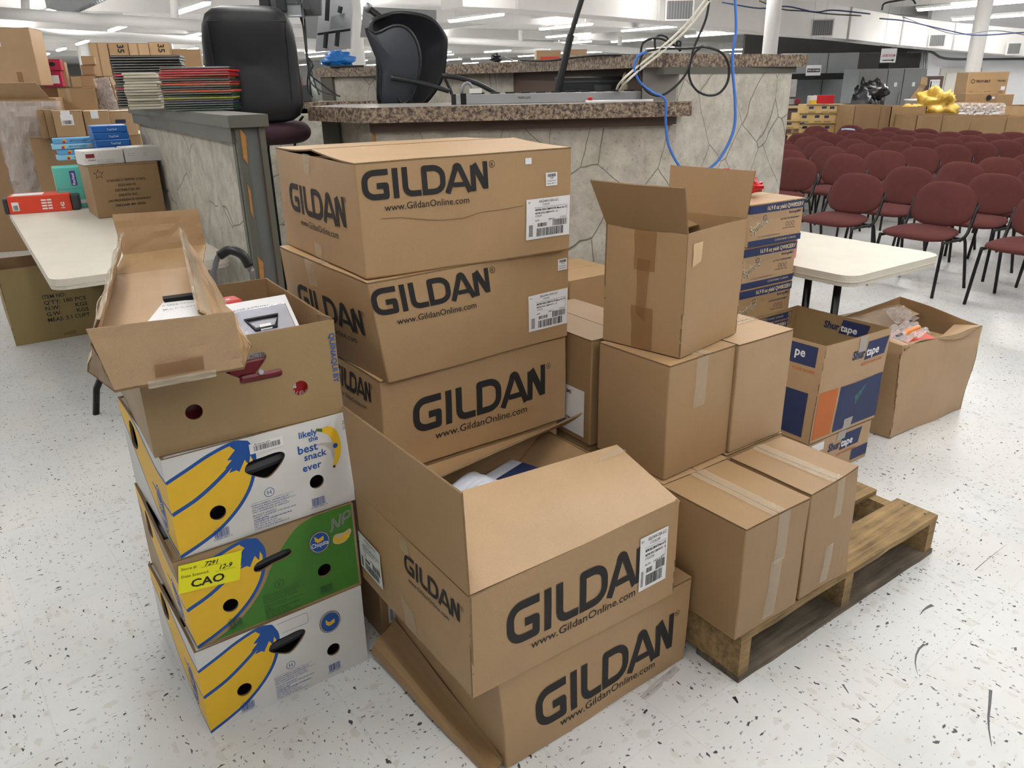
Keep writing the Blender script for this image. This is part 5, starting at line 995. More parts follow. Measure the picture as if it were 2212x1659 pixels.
simple('shipping_carton', 'plain carton on the left table under the blue boxes, hidden by the white boxes', 'cardboard box', UV(.76, 5.93, TZ), A, .28, .26, .345, K3)
for i in range(4): simple('blue_box', ['lowest flat pale blue box in the pile left of the dark blue boxes', 'second flat pale blue box from the bottom of its pile', 'third flat pale blue box from the bottom of its pile', 'topmost flat pale blue box, with red and yellow picture on its edge'][i], 'box', UV(.58+.012*(i % 2)-.02*(i > 1), 6.23, TZ+.30+i*.036), A-.02-.06*(i > 1), .34, .12, .0352, PBLUE if i % 2 == 0 else mat('mid_blue_card', '5fa0d0', .45), lambda mb, L, W_, H: [mb.poly(front(.001), circ(.07, .018, .012), YEL), mb.poly(front(.0014), circ(.066, .012, .009), RED), mb.text(front(.001), 'SMILE WITH DESSERT', .1, .012, .01, NAVY, .01, e=0, width=.11), mb.poly(front(.001), circ(.24, .018, .01), mat('peach', 'e0a070', .5))], 'flat pale blue boxes', parts=False)
for i in range(4): simple('blue_box', ['lowest deep blue flat box beside the half wall', 'second deep blue flat box from the bottom', 'third deep blue flat box from the bottom', 'topmost deep blue flat box of the pile beside the half wall'][i], 'box', UV(.80-.004*i, 5.96+.003*i, TZ+.346+i*.0445), A-.03*(i % 2), .215, .2, .044, LBLUE, lambda mb, L, W_, H: mb.text(front(.001), 'TopChef', .09, .014, .012, LBL, .01, e=0), 'deep blue flat boxes', parts=False)
def item(mb, L, W_, H):
    for k, s_ in enumerate(('ITEM NO:', "Q'TY: 180 PCS", 'N.W:        KGS', 'G.W:        KGS', 'MEAS: 3.1 CUFT')): mb.text(front(.0012), s_, .2, .27-.037*k, .025, INK, .01, width=.13 if k == 0 else .24, e=0)
t = thing('open_carton', 'open olive brown carton marked 180 PCS on the floor under the left table', 'cardboard box', UV(.06, 5.55), A+.0, None, 0)
mb = MB(); L_, W_, H_ = .62, .42, .48
for a, b in (((0, 0), (L_, 0)), ((0, W_), (0, 0)), ((L_, W_), (0, W_)), ((L_, 0), (L_, W_))): mb.slab((*a, 0), (*b, 0), (*b, H_), (*a, H_), .006, mat('olive_kraft', '9a8558', .65, .06, 5), 4, 4, mi_=KI, me=KE)
mb.box((.005, .005, .001), (L_-.005, W_-.005, .006), KI); item(mb, L_, W_, H_); mb.build('carton_body', t, warper(L_, W_, H_, None, .01, .004, 4))
f = MB(); f.quad(front(.0018), .27, .02, .34, .12, TAPEB); f.build('brown_tape', t)
simple('shipping_carton', 'brown carton on the floor under the table, right of the olive carton', 'cardboard box', UV(.70, 5.42), A, .25, .35, .42, K3)
# red bag on cartons + blue banded cartons
def sq(mb, L, W_, H):
    fr = front(.0012); mb.quad(fr, 0, H*.78, L, H*.965, NAVY); mb.text(fr, '16.9 fl oz yield QWIKSERV', L*.3, H*.825, H*.10, mat('pale_print', 'd9c79f', .6), .02, e=.0004, width=L*.68)
    mb.quad(fr, 0, 0.002, L, H*.16, NAVY); mb.text(fr, 'CONTAINS 12 BAGS', L*.5, H*.07, H*.05, mat('pale_print', 'd9c79f', .6), 0, e=.0004, width=L*.4)
    g = fr.sub(.015, H*.3, .42); mb.text(g, 'Sqwincher', 0, 0, H*.2, mat('pale_print', 'd9c79f', .6), .05, e=0, width=L*.34); mb.text(g, 'Sqwincher', -.001, -.001, H*.2, NAVY, -.01, e=.0004, width=L*.34); 
    mb.poly(fr, circ(L*.27, H*.66, H*.06), K4, .0002); mb.stroke(fr, circ(L*.27, H*.66, H*.06)+[(L*.27+H*.06, H*.66)], .002, NAVY, .0004)
    mb.text(fr, 'ELECTROLYTE REPLENISHMENT', L*.57, H*.55, H*.045, NAVY, .01, e=0, width=L*.36); mb.text(fr, 'BeverageMIX', L*.72, H*.68, H*.07, NAVY, .01, e=0, width=L*.24); mb.text(fr, 'hydration that works', L*.62, H*.33, H*.04, NAVY, 0, e=0, width=L*.24)
    for k in range(3): c = circ(L*(.7+.06*k), H*.44, H*.045); mb.stroke(fr, c+[c[0]], .0015, NAVY)
    for k in range(26): mb.stroke(fr, [(L*(.02+.025*k), H*.76), (L*(.0+.025*k)+.02, H*.62)], .0006, NAVY, .0001)
    mb.text(fr, '2/1 GAL CANISTER SERVINGS', L*.18, H*.21, H*.035, NAVY, 0, e=0, width=L*.4); mb.quad(leftf(W_, .0012), 0, H*.78, W_, H*.965, NAVY)
for i in range(6):
    simple('drink_mix_carton', ['lowest drink mix carton of the blue banded stack, on the floor', 'second drink mix carton from the floor in the blue banded stack', 'third drink mix carton from the floor in the blue banded stack', 'blue banded drink mix carton third from the top, only its top band showing', 'blue banded drink mix carton second from the top', 'topmost blue banded drink mix carton, under the red bag'][i], 'cardboard box', Vector((.937+(.012 if i == 5 else 0), 3.05, i*.1725)), .575, .325, .3, .172, K2 if i > 3 else K1, sq, 'blue banded drink mix cartons')
t = thing('foil_bag', 'crumpled glossy red foil bag on the topmost blue banded carton', 'bag', Matrix.Translation((.937, 3.05, 1.036)) @ Matrix.Rotation(.575, 4, 'Z') @ Vector((.12, .2, 0))); mb = MB(); blob(mb, (0, 0, .04), .11, .075, .055, mat('red_foil', 'c01e26', .2, .15, 8, .9, 18, metal=.3), 9, .5, 26); mb.build('bag_body', t, smooth=True); mb = MB(); blob(mb, (-.11, 0, .04), .035, .04, .04, mat('foil_grey', '8f8d8c', .3, .3, 30, .6, 30), 2, .4, 14); mb.build('bag_end', t, smooth=True)
f = MB(); c_ = Matrix.Translation((.949, 3.05, 1.035)) @ Matrix.Rotation(.575, 4, 'Z'); f.add([c_ @ Vector(p) for p in ((.25, .02, .0005), (.27, .0, .0005), (.275, -.002, -.02), (.26, -.002, -.024))], [(0, 1, 2, 3)], LBL); obj('white_tag', 'tiny white tag at the edge of the topmost blue banded carton', 'tag', f)
mb = MB(); mb.rbox(tuple(UV(0, 0)), (.12, .2, .09), mat('pink_pack', 'd67f90', .5, .15, 30), .01); o = obj('pink_pack', 'pink packet on the right table just behind the blue banded cartons', 'packet', mb); o.location = UV(2.92, 2.16, TZ+.0); o.rotation_euler = (0, 0, A)
# brown cartons on the floor behind, between the tall stack and the pallet
def atop(px, py, z, y_up): return at(px, py, z=z)
simple('shipping_carton', 'low brown carton by the desk, left one of the pair behind the pallet', 'cardboard box', (.0, 3.22), A, .32, .36, .63, K3); simple('shipping_carton', 'low brown carton by the desk, right one of the pair behind the pallet', 'cardboard box', (.27, 3.42), A, .34, .36, .65, K1)
t = carton('tape_carton', 'closed carton with small blue symbols, behind the open blue and orange carton', 'cardboard box', UV(2.28, 2.08), .58, .33, .30, .30, K2, lambda mb, L, W_, H: [mb.stroke(topf(H, .004), [(.05+.1*k, .2), (.1+.1*k, .2), (.1+.1*k, .25), (.05+.1*k, .25), (.05+.1*k, .2)], .003, NAVY) for k in range(3)], 'x', None, [('tape_strip', strip(TF, [(0, .125), (0, .175), (.33, .175), (.33, .125)], e=.003))], .36)
simple('shipping_carton', 'hidden carton supporting the closed carton with small blue symbols', 'cardboard box', UV(2.28, 2.08), .58, .33, .3, .358, K2)
t = thing('white_cabinet', 'pale wooden cart frame beneath the right folding table', 'cart', UV(2.97, 2.5), A); mb = MB(); mb.box((0, 0, 0), (.3, .05, .6), mat('pale_wood', 'c9b493', .6, .08, 8)); mb.build('side_board', t); mb = MB(); mb.box((.1, -.01, .5), (.18, 0, .54), STEEL); mb.build('bracket', t)

# ================================================================ STACKING CHAIRS
t0 = thing('stacking_chair', '', 'chair', (0, 0, 0), 0, 'maroon chairs in rows')   # local -x is the front
mb = MB(); sp = pad3(0, 0, .46, .42, .06, lambda x, y, z: Vector((x, y, z)), 3.4); mb.pad(lambda a, p: (lambda v: Vector((v.z-.03, v.x*(1.0+.12*(-v.z/.21)), .415+v.y+.01*(v.z/.21))))(sp(a, p)), FAB, 28, 10); mb.build('seat', t0, smooth=True)
bp_ = pad3(0, 0, .46, .34, .05, lambda x, y, z: Vector((x, y, z)), 2.7); mb = MB(); mb.pad(lambda a, p: (lambda v: Vector((.175+.09*((v.z+.17)/.34)+v.y-.05*(1-(v.x/.23)**2), v.x*(1-.10*(v.z/.17)), .60+v.z*.92)))(bp_(a, p)), FAB, 28, 10); mb.build('backrest', t0, smooth=True)
for s_ in (-1, 1):
    mb = MB(); mb.tube([(-.24, s_*.25, 0), (-.19, s_*.235, .36), (-.165, s_*.23, .383), (.1, s_*.225, .375)], .0115, BLKM, 7, sub=3); mb.build('front_leg', t0, smooth=True)
    mb = MB(); mb.tube([(.23, s_*.25, 0), (.14, s_*.235, .35), (.1, s_*.225, .375)], .0115, BLKM, 7, sub=3); mb.build('rear_leg', t0, smooth=True)
    mb = MB(); mb.tube([(.07, s_*.225, .37), (.15, s_*.235, .42), (.235, s_*.232, .62)], .012, BLKM, 7, sub=3); mb.build('back_upright', t0, smooth=True)
mb = MB(); mb.tube([(-.05, -.23, .385), (-.05, .23, .385)], .01, BLKM, 6); mb.tube([(.1, -.225, .377), (.1, .225, .377)], .01, BLKM, 6); mb.build('seat_frame', t0)
US = [5.93, 6.67, 7.38, 8.03, 8.62, 9.18, 9.7, 10.2, 10.7, 11.2, 11.65]
VS = [(1.47, 0, 5, 0), (2.2, 0, 7, 0), (2.94, 0, 9, 0), (3.67, 0, 10, 0), (4.8, 1, 11, 1), (5.45, 1, 11, 1), (6.05, 2, 11, 1), (6.65, 3, 11, 1), (7.2, 5, 11, 1)]
ordn = ['front', 'second', 'third', 'fourth', 'fifth', 'sixth', 'seventh', 'eighth', 'ninth', 'tenth', 'last']
cn_ = ['rightmost file', 'second file from the right', 'third file from the right', 'file just right of the aisle', 'file just left of the aisle', 'second file left of the aisle', 'third file left of the aisle', 'fourth file left of the aisle', 'leftmost file beside the desk']
first = True
for j, (v_, a_, b_, _) in enumerate(VS):
    for i in range(a_, b_):
        lb = f'maroon stacking chair in the {ordn[i]} row, {cn_[j]}'
        uu = US[i]-.16+random.uniform(-.02, .02)+(.12 if j >= 4 and i > 1 else 0)*0; vv = v_-.09*max(0, US[i]-6.4)*(1 if j > 2 else .7)+random.uniform(-.02, .02)
        p_ = UV(uu, vv); rz_ = A+random.uniform(-.06, .06)+(.1 if j > 3 else 0)
        if first: t0.location = p_; t0.rotation_euler = (0, 0, rz_); t0['label'] = lb; first = False
        else: dup(t0, p_, rz_, lb)
for i, (u_, v_) in enumerate(((11.05, 7.7), (11.6, 7.45), (10.6, 8.15), (11.3, 8.75))): dup(t0, UV(u_, v_), A+.1, 'maroon stacking chair standing apart behind the last row, '+['second from left', 'nearest the stacked tan cartons', 'nearest the desk corner', 'furthest back'][i])
# ================================================================ ROOM SHELL AND BACKGROUND
mb = MB(); mb.box((-45, -6, 3.3), (60, 75, 3.4), WHT3); struct(mb.build('ceiling'))
def wallq(name, p0, p1, z1, m, par=None, th=.2):
    mb = MB(); wallseg(mb, p0, p1, 0, z1, th, m); return struct(mb.build(name))
wallq('wall_back', (-45, 74), (60, 74), 3.3, WHT2); wallq('wall_left', (-44, -6), (-44, 74), 3.3, WHT2)
P0 = at(1985, 200, y=22); P1 = at(2400, 200, y=22)
wallq('wall_right', (P0.x, 22), (60, 22), 3.3, mat('wall_paint', 'd3d4d6', .7, .03, 2)); wallq('wall_kitchen', (at(1600, 200, y=24).x, 24), (P0.x, 24), 3.3, mat('dark_wall', '3c3a38', .7, .1, 1))
# beams below the ceiling (structural)
for i, v_ in enumerate((12.6, 19.4, 26.2, 33, 39.8, 46.6)):
    mb = MB(); a, b = UV(-30, v_), UV(50, v_); wallseg(mb, a, b, 2.98, 3.3, .3, WHT3); struct(mb.build(f'trim_{i+1}'))
for i, u_ in enumerate((-6., 1.2, 14.5, 21.2, 28)):
    mb = MB(); a, b = UV(u_, 9), UV(u_, 60); wallseg(mb, a, b, 3.12, 3.3, .2, WHT3); struct(mb.build(f'trim_{i+10}'))
# fluorescent fixtures
def fixture(label, group='fluorescent lamps under the ceiling'):
    t = thing('fluorescent_lamp', label, 'lamp', (0, 0, 0), 0, group)
    mb = MB(); mb.prism([(-.07, -1.2), (.07, -1.2), (.07, 1.2), (-.07, 1.2)], .03, .08, WHT2); mb.build('housing', t)
    for y_ in (-.9, .9): mb = MB(); mb.cyl((0, y_, .075), (0, y_, .40), .008, WHT2, 6); mb.build('hanger_rod', t)
    mb = MB(); mb.rbox((-.055, -1.17, -.02), (.055, 1.17, .032), TUBE, .02, 2); mb.build('lamp_tube', t); return t
fx = fixture('')
FX = [(11.0, 17.2, 'bright fluorescent lamp near the top, right of the mesh chair'), (18.2, 22.6, 'fluorescent lamp left of the hanging cable sleeve'), (18.3, 18.8, 'fluorescent lamp above the looping cords, upper of the two'), (23.25, 24.8, 'fluorescent lamp behind the looping cords, lower of the two'), (23.2, 20.7, 'fluorescent lamp right of the looping cords'),
      (19.6, 9.9, 'long fluorescent lamp at the top right corner'), (24.2, 11.2, 'second long fluorescent lamp under the top right one'), (4.45, 17.2, 'fluorescent lamp above the folders, left of the office chair'), (4.2, 23.6, 'fluorescent lamp over the left pipes'), (6.7, 26.4, 'fluorescent lamp just left of the office chair'), (9.0, 36, 'low fluorescent lamp left of the office chair, far away'),
      (24., 15., 'small bright lamp between the two white columns'), (34, 24.4, 'fluorescent lamp right of the left white column at right'), (-2.4, 20, 'fluorescent lamp at the upper left corner')]
for i, (u_, v_, lb) in enumerate(FX):
    if i == 0: fx.location = UV(u_, v_, 2.9); fx.rotation_euler = (0, 0, A); fx['label'] = lb
    elif i == 6: dup(fx, at(2165, 36, y=20.3), A, lb)
    else: dup(fx, UV(u_, v_, 2.9), A if i not in (11,) else A+pi/2, lb)
k = 0
for u_ in [-22+6.6*i for i in range(12)]:
    for v_ in [30+5.6*j for j in range(8)]:
        if u_*sin(A)+v_*cos(A) > 70.5 or abs(u_*cos(A)-v_*sin(A)) > 41: continue
        dup(fx, UV(u_, v_+(u_ % 3), 2.9), A, 'fluorescent fill lamp added under the ceiling to light the background', 'distant fluorescent lamps')
for i, (u_, v_, p_) in enumerate(LAMPS):
    t = dup(fx, UV(u_, v_, LAMP_Z), A, 'fluorescent lamp overhead, above and around the carton stacks', 'overhead fluorescent lamps')
    l = bpy.data.lights.new('lamp', 'AREA'); l.shape = 'RECTANGLE'; l.size = .25; l.size_y = 2.3; l.energy = LAMP_W*p_; l.color = (1, .995, .985)
    o = bpy.data.objects.new('lamp_light', l); COL.objects.link(o); o.parent = t; o.location = (0, 0, -.035)
for i, (u_, v_) in enumerate(FILL_LAMPS_FAR):  # added fill fixtures, each lighting downwards and up onto the ceiling
    p = UV(u_, v_, 2.9)
    if p.y > 21 and p.x > 8 or p.y > 70.5: continue
    t = dup(fx, p, A, 'fluorescent fill lamp added under the ceiling to light the background', 'distant fluorescent lamps')
    for nm, zz, rx, e_ in (('lamp_light', -.035, 0, 1.), ('fill_uplight', .10, pi, .8)):
        l = bpy.data.lights.new('lamp', 'AREA'); l.shape = 'RECTANGLE'; l.size = .25; l.size_y = 2.3; l.energy = FILL_FAR_W*e_; l.color = (1, .995, .985)
        o = bpy.data.objects.new(nm, l); COL.objects.link(o); o.parent = t; o.location = (0, 0, zz); o.rotation_euler = (rx, 0, 0)
# ducts, pipes, columns
def pipe(name, label, cat, pts, r, m, seg=14, sub=0):
    mb = MB(); mb.tube(pts, r, m, seg, sub=sub); return obj(name, label, cat, mb, None, True)
def beamduct(label, pts, h, d, m, name='air_duct'):
    mb = MB(); P = [Vector(p) for p in pts]
    for i in range(len(P)-1):
        a, b = P[i], P[i+1]; n = Vector((-(b-a).y, (b-a).x, 0)).normalized()*min(d, .5); q = [a, b, b+n, a+n]; mb.add(q+[v+Vector((0, 0, h)) for v in q], [(0, 1, 5, 4), (1, 2, 6, 5), (2, 3, 7, 6), (3, 0, 4, 7), (3, 2, 1, 0), (4, 5, 6, 7)], m)
        mb.box(tuple(b-Vector((.02, .03, .01))), tuple(b+Vector((.02, .02, h+.01))), mat('duct_seam', 'b5b3b0', .6))
    return obj(name, label, 'duct', mb)
DP = [at(1000, 14, y=10.5), at(1117, 19, y=11), at(1421, 44, y=13.5), at(1652, 70, y=16), at(1830, 84, y=18.3), at(1943, 97, y=20.2), at(2056, 108, y=21.1), at(2300, 128, y=21.2)]
beamduct('long white square air duct with grey grilles running across the upper right', DP, .62, .6, WHT3)
for i, (x0, y0, x1, y1, yy) in enumerate(((1442, 2, 1494, 40, 13.7), (1757, 44, 1796, 76, 17), (2011, 76, 2038, 99, 20.7), (2180, 94, 2201, 116, 21.1))):
    a, b = at(x0, y0, y=yy-.12), at(x1, y1, y=yy-.12); t = thing('vent_grille', ['grey vent grille on the white duct, nearest the hanging cords', 'grey vent grille on the white duct, right of the left white column', 'grey vent grille on the white duct, above the white door', 'grey vent grille on the white duct at the right edge'][i], 'vent', (a.x, a.y, b.z), 0, 'grilles of the white duct'); w_, h_ = b.x-a.x, a.z-b.z
    mb = MB(); mb.box((-.03, 0, -.03), (w_+.03, .04, h_+.03), WHT2); mb.build('frame', t); mb = MB(); mb.box((0, -.01, 0), (w_, 0, h_), mat('vent_grey', '6c6d6e', .6))
    for k in range(9): mb.box((w_*(k+.3)/9, -.02, 0), (w_*(k+.55)/9, -.01, h_), mat('vent_slat', '8c8d8e', .5))
    mb.build('slats', t)
pipe('ceiling_pipe', 'thick white pipe crossing the top left, upper of the two', 'pipe', [at(-60, 24, y=13), at(70, 33, y=13), at(440, 56, y=14), at(760, 75, y=15)], .085, WHT2)
pipe('ceiling_pipe', 'white pipe crossing the top left, lower of the two', 'pipe', [at(60, 69, y=16), at(250, 78, y=16.5), at(440, 88, y=17), at(760, 104, y=18)], .07, WHT2)
for x, lb in ((53, 'leftmost'), (375, 'just left of the office chair')): pipe('pipe_hanger', f'white vertical hanger pipe on the thick upper pipe, {lb}', 'pipe', [at(x, -20, y=13.3), at(x+3, 40, y=13.3)], .06, WHT2)
pipe('ceiling_pipe', 'thin white pipe behind the cable sleeve, under the duct', 'pipe', [at(940, 86, y=22), at(1125, 94, y=22), at(1400, 112, y=23), at(1560, 118, y=24)], .08, WHT2)
for x, y_ in ((1125, 65), (1339, 80)): pipe('pipe_hanger', 'short white hanger above the thin white pipe, '+('left of' if x < 1200 else 'right of')+' the cable sleeve', 'pipe', [at(x, y_, y=22), at(x, 98, y=22)], .06, WHT2)
mb = MB(); a = [at(100, 18, y=15), at(160, 32, y=14), at(235, -2, y=12), at(120, -10, y=14)]; b = [v+Vector((0, 0, .45)) for v in a]; mb.add(a+b, [(3, 2, 1, 0), (0, 1, 5, 4), (1, 2, 6, 5)], STEEL)
for k in range(16): q = a[0].lerp(a[1], 1)*(1-k/16)+a[2]*(k/16); mb.box(tuple(q+Vector((-.015, -.03, 0))), tuple(q+Vector((.015, 0, .45))), GREYM)
obj('metal_duct', 'corrugated bare metal duct at the top left', 'duct', mb)
def column(label, px, pyt, pyb, y, r, z0=0):
    a = at(px, pyb, y=y); mb = MB(); mb.cyl((0, 0, 0), (0, 0, 3.3), r, WHT2, 24); o = mb.build('column', None, smooth=False, loc=(a.x, a.y, 0)); o['kind'] = 'structure'; return tag(o, label, 'column')
column('round white column behind the blue plastic bag', 770, 0, 130, 8.2, .085); column('round white column rising behind the raised counter, right of the blue cable', 1662, 20, 116, 11.5, .10); column('round white column in front of the white door', 2086, 80, 230, 15.2, .13)
column('thin distant white column at upper left', 183, 85, 125, 30, .2)
for i, (pts) in enumerate((([(1560, 5), (1640, 18), (1700, 14), (1760, 26), (1800, 22), (1880, 30)]), ([(1640, 2), (1690, 20), (1740, 24), (1790, 30), (1860, 34)]), ([(1900, 40), (1960, 46), (2050, 66), (2110, 76), (2212, 70)]), ([(1950, 36), (2010, 58), (2070, 74), (2150, 66), (2230, 78)]))):
    mb = MB(); mb.tube([at(a, b, y=12.5+.4*i) for a, b in pts], .010, [NAVY, DGREY, NAVY, GREYM][i], 6, sub=5); obj('cable_bundle', ['navy cable run under the ceiling by the left column', 'dark cable run under the ceiling by the left column', 'navy cable run under the ceiling by the right column', 'grey cable run under the ceiling by the right column'][i], 'cable', mb, None, True)
mb = MB(); mb.tube([at(1905, 22, y=11), at(1910, 8, y=11), at(1935, 2, y=11), at(1968, -2, y=11), at(1978, 8, y=11)], .012, BLK, 6, sub=5); obj('cable_arch', 'black arched cord at the left end of the top right lamp', 'cable', mb, None, True)
# ---------------------------------------------------------------- helper for background cartons
def bg(name, label, cat, px0, pyb, px1, pyt, y, W_, m, yaw=.5, prt=None, ground=False, group=None, parts=True):
    p = at(px0, pyb, y=y); k1 = (lambda d: d.x/d.y)(fw+rt*((px1-1106)/F)+up*((829.5-pyb)/F)); L_ = (k1*y-p.x)/(cos(yaw)-k1*sin(yaw)); zt = at(px0, pyt, y=y).z; z0 = 0 if ground else p.z
    return simple(name, label, cat, Vector((p.x, p.y, z0)), yaw, L_, W_, zt-z0, m, prt, group, parts=parts)
def label2(x, y, w_, h_, c=LBL): return lambda mb, L, W_, H: (mb.quad(front(.002), x*L, H-y, x*L+w_, H-y+h_, c), mb.bars(front(.003), x*L+w_*.1, H-y+h_*.1, w_*.8, h_*.35, INK, 12, 0))
def tapeband(mb, L, W_, H): mb.quad(front(.002), L*.42, 0, L*.50, H, TAPEB)
bg('bulk_bin', 'tall tan bulk carton at the far left edge with a red striped label', 'cardboard box', -60, 187, 90, 58, 7.6, .5, K2, .3, lambda mb, L, W_, H: [mb.quad(front(.003), .02, H-.16, L*.55, H-.08, LBL), mb.quad(front(.004), .02, H-.11, L*.5, H-.095, RED), mb.quad(front(.003), L*.68, .0, L*.76, .12, TAPEB)])
bg('bulk_bin', 'large tan bulk carton under the tall one at the far left edge', 'cardboard box', -80, 300, 60, 188, 7.58, .6, K1, .3, None, True)
t = bg('bulk_bin', 'plastic wrapped open bulk carton at left with a pale raised flap', 'cardboard box', 38, 415, 165, 214, 6.9, .7, K1, .42, None, True)
L_ = t.children[0].dimensions.x if False else max(v.co.x for v in t.children[0].data.vertices); H_ = max(v.co.z for v in t.children[0].data.vertices)
f = MB(); f.slab((0, .05, H_), (L_-.05, .05, H_), (L_-.12, -.03, H_+.13), (-.06, -.03, H_+.13), .006, K2); f.build('top_flap', t)
f = MB()
f.slab((-.02, -.03, .2), (L_+.05, -.03, .2), (L_+.03, -.03, H_-.02), (-.03, -.03, H_-.01), .002, WRAP, 30, 30, lambda a, b, n: n*(noise.noise(Vector((a*9, b*14, 1)))*.03))
f.slab((-.03, .7, .2), (-.02, -.03, .2), (-.04, -.03, H_), (-.05, .7, H_), .002, WRAP, 14, 30, lambda a, b, n: n*(noise.noise(Vector((a*9, b*14, 5)))*.03)); f.build('plastic_wrap', t)
bg('shipping_carton', 'tan carton behind the wrapped bulk carton with clear tape over its top', 'cardboard box', 138, 260, 217, 190, 7.7, .5, K1, .3, lambda mb, L, W_, H: mb.quad(front(.003), L*.22, H-.12, L*.33, H, TAPE), True)
bg('shipping_carton', 'tan carton with white shipping labels left of the blue boxes', 'cardboard box', 124, 297, 187, 240, 6.6, .22, K1, .42, lambda mb, L, W_, H: [label2(.25, .11, .09, .08)(mb, L, W_, H), mb.quad(front(.003), L*.28, H-.055, L*.6, H, LBL)])
bg('shipping_carton', 'tan carton with white labels behind the blue boxes', 'cardboard box', 189, 294, 243, 240, 6.75, .3, K1, .42, lambda mb, L, W_, H: [mb.quad(front(.003), L*.3, H-.06, L*.6, H, LBL)])
bg('shipping_carton', 'tan carton with a blue logo strip next to the stone partition', 'cardboard box', 244, 294, 300, 240, 7.0, .3, K2, .42, lambda mb, L, W_, H: [mb.quad(front(.003), L*.2, H-.1, L*.6, H-.07, NAVY)])
for i, (x0, x1) in enumerate(((92, 108), (108, 124))): bg('shipping_carton', ['slim dark sided carton, leftmost of the labelled group', 'second slim dark sided carton of the labelled group'][i], 'cardboard box', x0, 300-2*i, x1, 237+i, 6.72-.03*i, .2, K3, .42)
bg('pallet_load', 'brown pallet load carrying the labelled cartons behind the left table', 'cardboard box', 70, 330, 310, 298, 6.75, .6, K3, .42, None, True)
for i, (yb, yt_) in enumerate(((188, 152), (152, 128))): bg('pink_carton', ['lower pink carton of the pair, with a white label', 'upper pink carton of the pair, with a black oval mark'][i], 'cardboard box', 95, yb, 134 if i else 138, yt_, 8.3, .3, PINK, .42, lambda mb, L, W_, H: [mb.poly(front(.003), circ(L*.5, H*.55, L*.2, 16, H*.2), BLK), mb.quad(front(.004), L*.5, H*.2, L*.85, H*.7, LBL) if i == 0 else None])
bg('shipping_carton', 'tan carton between the pink cartons and the brown stack', 'cardboard box', 134, 188, 150, 133, 8.6, .3, K1, .42)
for i, (yb, yt_) in enumerate(((187, 162), (162, 140), (140, 121))): bg('shipping_carton', ['lowest brown carton of the stack right of the pink cartons', 'middle brown carton of the stack right of the pink cartons', 'topmost brown carton of the stack right of the pink cartons'][i], 'cardboard box', 178, yb, 206, yt_, 8.7, .35, K1 if i != 1 else K3, .42)
bg('pallet_load', 'plain brown load under the pink cartons behind the wrapped carton', 'cardboard box', 90, 400, 215, 189, 8.5, .6, K3, .42, None, True)
bg('shipping_carton', 'tall pale tan carton behind the black folders', 'cardboard box', 204, 165, 244, 92, 9.6, .5, K2, .3, tapeband)
bg('shipping_carton', 'brown carton marked 35 behind the black folders, left one', 'cardboard box', 246, 165, 288, 92, 9.65, .4, K1, .3, lambda mb, L, W_, H: [mb.text(Fr((L*.45, -.003, H-.02), (0, 0, -1), (1, 0, 0)), '35', 0, 0, .07, INK, .02, e=0)])
bg('shipping_carton', 'pale tan carton between the two cartons marked 35', 'cardboard box', 289, 165, 332, 93, 9.7, .4, K2, .3, tapeband)
bg('shipping_carton', 'brown carton marked 35 behind the folders, right one', 'cardboard box', 333, 165, 375, 91, 9.75, .4, K1, .3, lambda mb, L, W_, H: [mb.text(Fr((L*.45, -.003, H-.02), (0, 0, -1), (1, 0, 0)), '35', 0, 0, .07, INK, .02, e=0)])
bg('shipping_carton', 'low brown carton right of the cartons marked 35', 'cardboard box', 376, 165, 440, 106, 10.2, .4, K3, .3)
bg('pallet_load', 'wrapped brown pallet load under the cartons marked 35', 'cardboard box', 205, 420, 440, 164, 9.6, .8, K1, .3, None, True)
t = thing('wrapped_carton', 'plastic wrapped brown bundle between the stacks and the stone partition', 'packet', at(206, 240, y=7.9)); mb = MB(); p_ = t.location.copy(); q = [at(205, 170, y=7.9)-p_, at(236, 165, y=7.9)-p_, at(262, 240, y=7.9)-p_, at(222, 240, y=7.9)-p_]; mb.slab(q[3], q[2], q[1], q[0], .3, K3, 6, 6, lambda a, b, n: n*noise.noise(Vector((a*6, b*8, 0)))*.05); mb.build('bundle', t)
mb = MB(); mb.slab(*[v+Vector((0, -.03, 0)) for v in (q[3], q[2], q[1], q[0])], .002, WRAP, 14, 14, lambda a, b, n: n*noise.noise(Vector((a*16, b*12, 0)))*.03); mb.build('plastic_wrap', t)
# ---------------------------------------------------------------- screens above the desk
def panel(name, label, cat, corners, y, th, m, more=None):
    P = [at(a, b, y=y) for a, b in corners]; c = P[0]; t = thing(name, label, cat, c); mb = MB(); mb.slab(*[p-c for p in P], th, m, 2, 2); mb.build('housing', t); return t, c
t, c = panel('wall_monitor', 'dark monitor seen from behind at the top, left of the cord bundle', 'monitor', [(560, 40), (690, 32), (690, -20), (560, -20)], 5.9, .07, DGREY)
mb = MB(); mb.rbox(tuple(at(606, 38, y=5.85)-c), tuple(at(650, 8, y=5.8)-c), GREYM, .01); mb.build('rear_cover', t); mb = MB(); mb.cyl(at(662, 10, y=5.83)-c, at(662, 10, y=5.78)-c, .03, DGREY); mb.build('port_knob', t)
for x in (567, 602): mb = MB(); mb.box(tuple(at(x, 25, y=5.8)-c), tuple(at(x+10, -20, y=5.75)-c), BLK); mb.build('mount_bar', t)
t, c = panel('wall_monitor', 'grey screen back with black mounting bracket left of the white column', 'monitor', [(681, 112), (757, 104), (760, -20), (692, -20)], 6.3, .05, mat('pale_grey_metal', 'a0a1a6', .45))
mb = MB(); mb.slab(*[at(a, b, y=6.2)-c for a, b in ((712, 64), (742, 58), (745, 28), (715, 36))], .02, GREYM, 2, 2); mb.build('vesa_plate', t)
